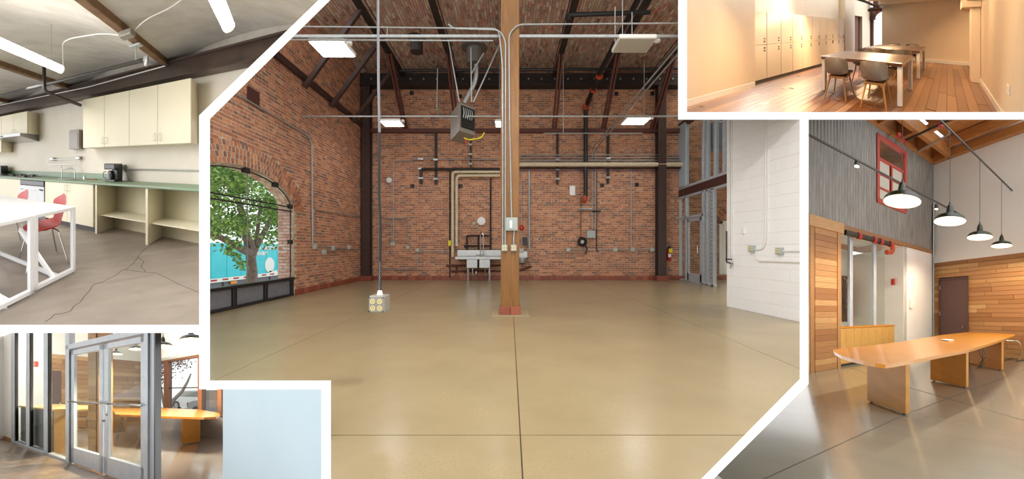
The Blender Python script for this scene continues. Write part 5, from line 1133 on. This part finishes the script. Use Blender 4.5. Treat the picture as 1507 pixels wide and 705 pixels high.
# conference table
ol = [(107,266),(112,274),(135,287),(170,297),(210,306),(250,313),(285,317),(310,314),(380,302),(450,288),(560,268),(650,242),(722,218),(727,213),(640,208),(560,206),(480,215),(330,240),(200,256),(125,263)]
pts = [G.z(1180+x/2.312, 400+y/2.312, .76) for x, y in ol]
t = empty(G, 'conference_table', (-3.4, 5, 0), 'long boat-shaped glossy honey veneer conference table', 'table')
emit(G, 'tabletop', MB().prism([(p[0], p[1], .72) for p in pts], (0, 0, .045)), maple, t)
for a, b in (((1276,591),(1333,612)), ((1369,560),(1422,572)), ((1427,535),(1474,546))):
    p, q = V(G.z(*a)), V(G.z(*b)); e = (q-p).normalized(); n_ = V((-e.y, e.x, 0)); n_ = n_ if n_.y > 0 else -n_
    m = MB(p, e, n_, (0,0,1)); m.rbox(0, (q-p).length, 0, .07, .02, .72, .004); emit(G, 'leg_panel', m, maple_leg, t)
    for f in (.08, .92): m = MB(p, e, n_, (0,0,1)); m.lathe(((q-p).length*f, .035, 0), [(.02,0),(.02,.02)], 8); emit(G, 'foot', m, dsteel, t)
a, b = V(G.z(1300,560,.66)), V(G.z(1470,505,.66)); emit(G, 'apron', MB().obox((V((-3.2,3.3,.68))+V((-3.5,7,.68)))/2, (-.15,1.85,0), (.02,0,0), (0,0,.04)), maple, t)
p = G.z(1394,501,.77); t = empty(G, 'power_strip', p, 'small white conference hub on table top', 'hub')
emit(G, 'base', MB().rbox(p[0]-.12, p[0]+.12, p[1]-.09, p[1]+.09, .766, .79, .008), whpl, t)
for k in range(4): emit(G, 'socket', MB().box(p[0]-.1+.05*k, p[0]-.07+.05*k, p[1]-.095, p[1]-.085, .77, .785), black, t)
m = MB()
for k in range(3): m.tube([G.d(1440+3*k, 512, 6.5), G.d(1443+4*k, 522+2*k, 6.4), G.d(1449-4*k, 535, 6.4), G.d(1438+5*k, 542, 6.5)], .01, 5)
emit(G, 'cables', m, black, None, 'tangle of black cables hanging under table', 'cable', smooth=True)
emit(G, 'sled_chair', MB().bend([G.d(1470,501,7.4), G.d(1500,502,7.2), G.d(1503,512,7.2), G.d(1503,529,7.3), G.d(1475,531,7.6)], .016, .12), chrome, None, 'chrome sled frame standing right of table end', 'chair', smooth=True)
emit(G, 'cables', MB().tube([G.z(1475,531), G.z(1488,527,.02), G.z(1496,531,.01), G.z(1512,530,.01)], .012, 5), black, None, 'black cable coil on floor by chrome frame', 'cable', smooth=True)

# =================================================================== ENTRANCE (lower left)
BYG = 2.09
bwhite = mat('off_white_wall', 'e7e5df', .65); bfloor = mat('brown_stained_concrete', '8d7256', .32, col2='6f563f', scale=2.2, coat=.35, col3='9a8268', scale3=7, detail=8)
bfl2 = mat('grey_inner_floor', '9a9590', .18, col2='85807a', scale=1.3, coat=.4)
# grey floor behind glass, brown floor in front
struct(B, 'floor', MB().box(-9, 1, .3, BYG-.04, -.1, 0), bfloor, label='brown stained concrete entrance floor')
struct(B, 'floor', MB().box(-12, 8, BYG-.04, 14, -.1, 0), bfl2, label='shiny grey concrete floor behind glass doors')
a, b = V(B.z(10,672)), V(B.z(62,712)); n_ = V((.006,0,0)); emit(B, 'floor_joint', MB().face([a-n_+V((0,0,.001)), a+n_+V((0,0,.001)), b+n_+V((0,0,.001)), b-n_+V((0,0,.001))]), mat('brown_joint','4a3626',.9), None, 'thin dark joint in brown floor', 'joint')
def by(u, v=600, off=0): return B.y(u, v, BYG+off)[0]
struct(B, 'wall_left', MB().box(-14, by(19), BYG-.02, BYG+.1, 0, 2.6), bwhite, label='off-white wall left of glass partition')
struct(B, 'baseboard_left', MB().rbox(-14, by(19), BYG-.04, BYG-.02, 0, .07, .004), gwood, label='wooden baseboard left of glass partition')
t = empty(B, 'glass_partition', (by(60), BYG, 0), 'aluminium framed glass partition with three tall panes', 'partition')
for u0, u1 in ((19,24),(41,46),(67,73)): emit(B, 'mullion', MB().rbox(by(u0), by(u1), BYG-.04, BYG+.05, 0, 2.6, .005), silver, t); emit(B, 'gasket', MB().box(by(u1), by(u1)+.02, BYG-.02, BYG+.03, .03, 2.6), dsteel, t)
emit(B, 'sill', MB().rbox(by(19), by(103), BYG-.04, BYG+.05, 0, .04, .004), silver, t)
for u0, u1 in ((24,41),(46,67),(73,101)): emit(B, 'glass_pane', MB().box(by(u0), by(u1), BYG, BYG+.006, .04, 2.6), glass, t)
t = empty(B, 'door_5', (by(157), BYG, 0), 'aluminium double glass entrance doors', None, kind='structure')
zh = B.y(103, 505, BYG)[2]
emit(B, 'door_frame', MB().rbox(by(101), by(106), BYG-.06, BYG+.06, 0, 2.6, .005), silver, t); emit(B, 'door_frame', MB().rbox(by(216), by(222), BYG-.06, BYG+.06, 0, 2.6, .005), silver, t)
emit(B, 'header', MB().rbox(by(101), by(222), BYG-.06, BYG+.06, 1.9, 1.98, .005), silver, t)
for u0, u1 in ((106,154),(155,217)):
    x0, x1 = by(u0)+.01, by(u1)-.01; w = .09
    m = MB(); m.rbox(x0, x0+w, BYG-.03, BYG+.03, .02, 1.88, .005); m.rbox(x1-w*.9, x1, BYG-.03, BYG+.03, .02, 1.88, .005); m.rbox(x0, x1, BYG-.03, BYG+.03, .02, .27, .005); m.rbox(x0, x1, BYG-.03, BYG+.03, 1.8, 1.88, .005)
    d = emit(B, 'door_leaf', m, silver, t); emit(B, 'glass_pane', MB().box(x0+w, x1-w*.9, BYG, BYG+.006, .27, 1.8), glass, d)
    emit(B, 'push_bar', MB().tube([(x0+.01, BYG-.08, 1.03), (x1-.01, BYG-.08, 1.03)], .014, 8), chrome, d, smooth=True)
xx = by(164); emit(B, 'pull_handle', MB().bend([(xx-.08, BYG-.04, .87), (xx+.02, BYG-.1, .87), (xx+.02, BYG-.1, 1.03)], .013, .03), chrome, t, smooth=True)
emit(B, 'lock', MB().lathe((by(155)-.0, BYG-.03, .78), [(.02,0),(.02,-.02)], 10, 'y'), chrome, t)
t = empty(B, 'glazing_post', (by(229), BYG, 0), 'tall aluminium post with dark seal right of doors', 'post')
emit(B, 'post', MB().rbox(by(223), by(233), BYG-.03, BYG+.02, 0, 2.6, .005), silver, t); emit(B, 'seal', MB().box(by(233), by(235), BYG-.08, BYG+.03, 0, 2.6), dkg, t)
# pale wall on the right
Pq = V(B.d(328, 640, 1.75)); Pr = V(B.d(520, 640, 1.30)); e = (Pr-Pq); e.z = 0; L_ = e.length; e.normalize(); n_ = V((-e.y, e.x, 0)); n_ = n_ if n_.y > 0 else -n_
m = MB((Pq.x, Pq.y, 0), e, n_, (0,0,1)); m.box(0, L_, 0, .1, -.6, 3); struct(B, 'wall_right', m, pale_blue, label='smooth pale blue-white wall right of entrance glazing')
# room behind
def wall2(p, D0, q, D1, z0, z1, th=.1):
    a, b = V(B.d(p, 575, D0)), V(B.d(q, 575, D1)); u_ = b-a; u_.z = 0; L = u_.length; u_.normalize(); n_ = V((-u_.y, u_.x, 0)); n_ = n_ if n_.dot(V((a.x, a.y, 0))) > 0 else -n_
    return (a.x, a.y, 0), u_, n_, L
o_, u_, n_, L_ = wall2(70, 6.45, 216, 8.4, 0, 2.26)
wd = struct(B, 'wall_back', MB(o_, u_, n_, (0,0,1)).box(0, L_, .02, .15, 0, 2.25), brdoor, label='cedar board wall behind glass doors')
rr = random.Random(11)
for r in range(16):
    x = -rr.uniform(0, 1.5)
    while x < L_:
        ln = rr.uniform(1.2, 2.4); a, b = max(x, 0), min(x+ln, L_)
        if b-a > .05: emit(B, 'board', MB(o_, u_, n_, (0,0,1)).rbox(a+.002, b-.002, 0, .025, r*.141+.002, r*.141+.138, .003), gwood, wd)
        x += ln
struct(B, 'wall_back', MB(o_, u_, n_, (0,0,1)).box(-3, L_, .0, .15, 2.25, 4), bwhite, label='white wall above cedar boards')
struct(B, 'wall_left', MB(o_, u_, n_, (0,0,1)).box(-6, 0, -.02, .15, 0, 2.25), bwhite, label='white wall with red alarm behind glass')
a = V(B.d(82, 541, 6.4)); m = MB(o_, u_, n_, (0,0,1)); 
def uu(u):  # along-wall coordinate of a column of the picture
    d = V(B.ray(u, 575)); d.z = 0; o = V(o_); t_ = o.dot(n_)/d.dot(n_); return (d*t_-o).dot(u_)
m.rbox(uu(75), uu(90), -.04, 0, 0, 1.78, .004); t = struct(B, 'door_6', m, brdoor, label='brown door in cedar wall behind glass')
emit(B, 'knob', MB(o_, u_, n_, (0,0,1)).lathe((uu(87), -.05, .85), [(.03,0),(.03,-.05)], 8, 'y'), chrome, t)
q = B.d(53, 536, 5.9); emit(B, 'fire_alarm', MB().rbox(q[0]-.08, q[0]+.08, q[1]-.05, q[1]+.03, q[2]-.07, q[2]+.07), redp, None, 'red fire alarm seen through left glass panes', 'alarm')
m = MB(B.d(53,536,5.95), (1,0,0), (0,1,0)); 
# desk behind the glass
t = empty(B, 'reception_desk', B.d(80, 665, 4.5), 'maple ended grey reception desk behind glass', 'desk')
c0, c1, c2 = V(B.z(79,667)), V(B.z(103,665)), V(B.z(27,650))
m = MB(); m.prism([(c0.x, c0.y, 0), (c1.x, c1.y, 0), (c1.x-.02, c1.y+.03, 0), (c0.x-.02, c0.y+.03, 0)], (0,0,.82)); emit(B, 'end_panel', m, birdseye, t)
m = MB(); m.prism([(c2.x, c2.y+.05, .02), (c0.x, c0.y+.02, .02), (c0.x, c0.y+.05, .02), (c2.x, c2.y+.08, .02)], (0,0,.79)); emit(B, 'front_panel', m, mat('desk_grey','6f7478',.5), t)
m = MB(); d_ = V((0,.9,0)); m.prism([(c2.x, c2.y, .82), (c0.x, c0.y-.02, .82), (c1.x+.02, c1.y-.02, .82), (c1.x, c1.y+.9, .82), (c2.x, c2.y+.9, .82)], (0,0,.035)); emit(B, 'desk_top', m, birdseye, t)
m = MB(); q0 = V(B.z(129,668)); m.rbox(q0.x, q0.x+.34, q0.y, q0.y+.34, 0, 3.3, .01); t = emit(B, 'timber_column', m, gwood, None, 'square timber column behind left glass door', 'column')
for k in range(20): emit(B, 'board', MB().rbox(q0.x+.05, q0.x+.29, q0.y-.02, q0.y, .02+k*.16, .02+k*.16+.154, .003), gwood, t)
# table in the far room
def bt(u, v): return B.z(u, v, .68)
top = [(150,601),(232,602),(300,604),(324,608),(324,612),(300,614),(270,612),(232,612),(165,610)]
t = empty(B, 'conference_table', B.z(270,655), 'honey conference table seen behind glass doors', 'table')
emit(B, 'tabletop', MB().prism([(p[0], p[1], .66) for p in [bt(165,602), bt(232,601), bt(295,604), bt(322,609), bt(324,612), bt(318,615), bt(300,616), bt(240,614), bt(170,611)]], (0,0,.04)), maple, t)
for a, b in (((269,655),(295,651)), ((208,643),(219,641)), ((163,637),(186,634))):
    p, q = V(B.z(*a)), V(B.z(*b)); e = (q-p).normalized(); n2 = V((-e.y, e.x, 0)); n2 = n2 if n2.y > 0 else -n2
    m = MB(p, e, n2, (0,0,1)); m.rbox(0, (q-p).length, 0, .06, .02, .66, .004); emit(B, 'leg_panel', m, maple_leg, t)
m = MB()
for k in range(3): m.tube([B.d(176+4*k, 612, 5.6), B.d(184-4*k, 620, 5.6), B.d(176+3*k, 628, 5.7), B.d(174+k, 636, 6.5)], .008, 5)
emit(B, 'cables', m, black, None, 'black cables hanging below distant table', 'cable', smooth=True)
emit(B, 'sled_chair', MB().bend([B.d(114,613,5.2), B.d(128,614,5.2), B.d(128,630,5.2), B.d(114,629,5.2)], .014, .05), chrome, None, 'chrome sled chair base behind left door', 'chair')
# window wall to the right
o2, u2, n2, L2 = wall2(216, 8.4, 345, 5.4, 0, 3)
def vv(u):
    d = V(B.ray(u, 575)); d.z = 0; o = V(o2); t_ = o.dot(n2)/d.dot(n2); return (d*t_-o).dot(u2)
W2 = lambda: MB(o2, u2, n2, (0,0,1))
zs = .62; zh2 = 2.18
struct(B, 'wall_right', W2().box(0, L2, 0, .2, 0, zs), mat('window_plinth','a5a09a',.7), label='grey concrete plinth under window row'); struct(B, 'wall_right', W2().box(0, L2, 0, .2, zh2, 4), bwhite, label='white wall above window row')
wbrown = mat('brown_window_frame', '6e4a38', .5)
t = empty(B, 'window_5', o2, 'brown framed window row behind glass doors', None, kind='structure')
for u0, u1 in ((216,219),(243,249),(293,299),(322,328)): emit(B, 'window_post', W2().rbox(vv(u0), vv(u1), -.06, .12, zs, zh2+.05, .005), wbrown, t)
emit(B, 'sill', W2().rbox(0, L2, -.05, .12, zs-.04, zs+.02, .005), wbrown, t); emit(B, 'head_rail', W2().rbox(0, L2, -.05, .1, zh2-.05, zh2+.03, .005), wbrown, t); emit(B, 'mid_rail', W2().rbox(0, L2, 0, .05, 1.28, 1.31, .004), dsteel, t)
emit(B, 'blind_box', W2().rbox(vv(230), L2, -.09, -.02, zh2, zh2+.09, .01), ltgrey, t); emit(B, 'glass_pane', W2().box(0, L2, .05, .056, zs, zh2), glass, t)
# parking lot outside
struct(B, 'ground', W2().box(-6, L2+8, .3, 22, -.3, -.15), mat('pale_paving','c9c7c2',.8), label='pale sunlit parking lot outside windows')
def car(u, v, D, Ln, col, label, flip=1):
    p = V(B.d(u, v, D)); p.z = -.15; t = empty(B, 'car', p, label, 'car', 'parked cars'); e = u2*flip; n3 = n2
    m = MB(p, e, n3, (0,0,1)); pr = [(-.5,.25),(-.5,.7),(-.42,.85),(-.3,.92),(-.18,1.38),(.22,1.4),(.36,.95),(.48,.82),(.5,.6),(.5,.25)]
    m.prism([(x*Ln, 0, z) for x, z in pr], (0, 1.7, 0)); emit(B, 'body', m, mat('car_'+label.split()[0], col, .3, coat=.5), t)
    m = MB(p, e, n3, (0,0,1)); m.prism([(x*Ln, -.01, z) for x, z in ((-.27,.95),(-.17,1.32),(.2,1.33),(.31,.97))], (0, .02, 0)); emit(B, 'side_window', m, mat('car_glass','2e3438',.1) if 'car_glass' not in MATS else MATS['car_glass'], t)
    for x in (-.32, .32):
        m = MB(p, e, n3, (0,0,1)); m.lathe((x*Ln, -.03, .32), [(.1,0),(.32,0),(.32,.2),(.1,.2)], 16, 'y'); w = emit(B, 'wheel', m, blackrub, t); m = MB(p, e, n3, (0,0,1)); m.lathe((x*Ln, -.04, .32), [(.19,0),(.19,.02)], 12, 'y'); emit(B, 'hubcap', m, ltgrey, w)
    m = MB(p, e, n3, (0,0,1)); m.box(-.505*Ln, -.48*Ln, 0, .3, .6, .78); emit(B, 'tail_lamp', m, redp, t)
car(280, 590, 15, 4.3, 'e6e8ea', 'white hatchback parked outside middle window'); car(318, 596, 9.8, 3.6, '2c3848', 'dark blue car close outside right window'); car(322, 586, 19, 4.2, '4a6fb0', 'blue car farther off outside right window'); car(305, 588, 17, 4.2, 'c9cdd2', 'silver car behind dark one outside windows')
t = empty(B, 'young_tree', B.d(262, 600, 10.5), 'slim tree with purple leaves outside windows', 'tree')
emit(B, 'trunk', MB().tube([B.d(246,612,9.5), B.d(256,588,9.5), B.d(268,576,9.5), B.d(276,562,9.5), B.d(281,550,9.5)], [.09,.08,.07,.05,.03], 8), mat('pale_bark','bdb3b5',.9), t, smooth=True); emit(B, 'branch', MB().tube([B.d(246,612,9.5), B.d(240,590,9.4), B.d(235,560,9.4), B.d(238,530,9.4)], [.08,.06,.04,.02], 7), MATS['pale_bark'], t, smooth=True)
m = MB(); rr = random.Random(5)
for k in range(900):
    u, v = (rr.gauss(238, 8), rr.gauss(545, 18)) if k % 3 else (rr.gauss(262, 9), rr.gauss(530, 7)); p = V(B.d(u, v, rr.uniform(9, 9.9))); a1 = V((rr.gauss(0,1), rr.gauss(0,1), rr.gauss(0,1))).normalized(); a2 = a1.orthogonal().normalized(); q = rr.uniform(.03, .06); m.face([p-a1*q, p+a2*q*.6, p+a1*q, p-a2*q*.6])
emit(B, 'foliage', m, mat('purple_leaf','8a6a78',.6,rnd=.3,pal=['8a6a78','6e4a5c','a98796','7a5868']), t, kind='stuff')
for i, (u, v, r) in enumerate([(171,521,.16),(200,514,.19),(240,510,.24),(281,501,.3)]): pendant(B, B.d(u, v, 5.2-.3*i), [9.5,11,14,18][i]*(5.2-.3*i)/340, 3.6, 'dark green pendant behind glass doors, ' + ['leftmost','second from left','third, right of post','rightmost over windows'][i], 'pendants behind glass')
# ------------------------------------------------------------------ unseen lamps added to brighten the rooms
def area(R, p, sx, sy, power, col, rot=(0,0,0), name='lamp'):
    l = bpy.data.lights.new(name, 'AREA'); l.shape = 'RECTANGLE'; l.size = sx; l.size_y = sy; l.energy = power; l.color = col; o = bpy.data.objects.new(name, l); COL.objects.link(o); o.location = R.W(p); o.rotation_euler = rot; return o

# warm fill lamps added overhead unseen; cool lamp added for skylight on locker wall
for x, y, w in ((-2.2, 2.2, 20), (-1.2, 2.2, 20), (-2.8, 4.2, 46), (-1.0, 5.0, 42), (-1.3, 6.4, 60), (-.8, 3.6, 24)): area(T, (x, y, 2.4), .3, .3, w, (1, .66, .36), name='locker_fill')
area(T, (-3.6, 3.7, 3.7), .5, 2.6, 80, (.9, .97, 1), (0, .95, 0), name='skylight')  # lamp added for the skylight glow above the lockers; no opening built
# unseen lamps added to lift the kitchen, hall and entrance
area(K, (-1.2, 1.6, 2.75), 1.2, 1.2, 15, (1, .97, .92), name='kitchen_fill'); area(K, (-4.5, 1.8, 2.75), 1.2, 1.2, 15, (1, .97, .92), name='kitchen_fill')
area(M, (-2.4, 2.9, 4.75), .6, .5, 90, (1, .98, .96), name='hall_fill'); area(M, (.6, 2.9, 4.75), .6, .5, 60, (1, .98, .96), name='hall_fill')
area(B, B.d(150, 484, 6), 4, .25, 110, (1, .96, .9), name='entrance_fill')  # added lamp, tucked out of sight behind the white band
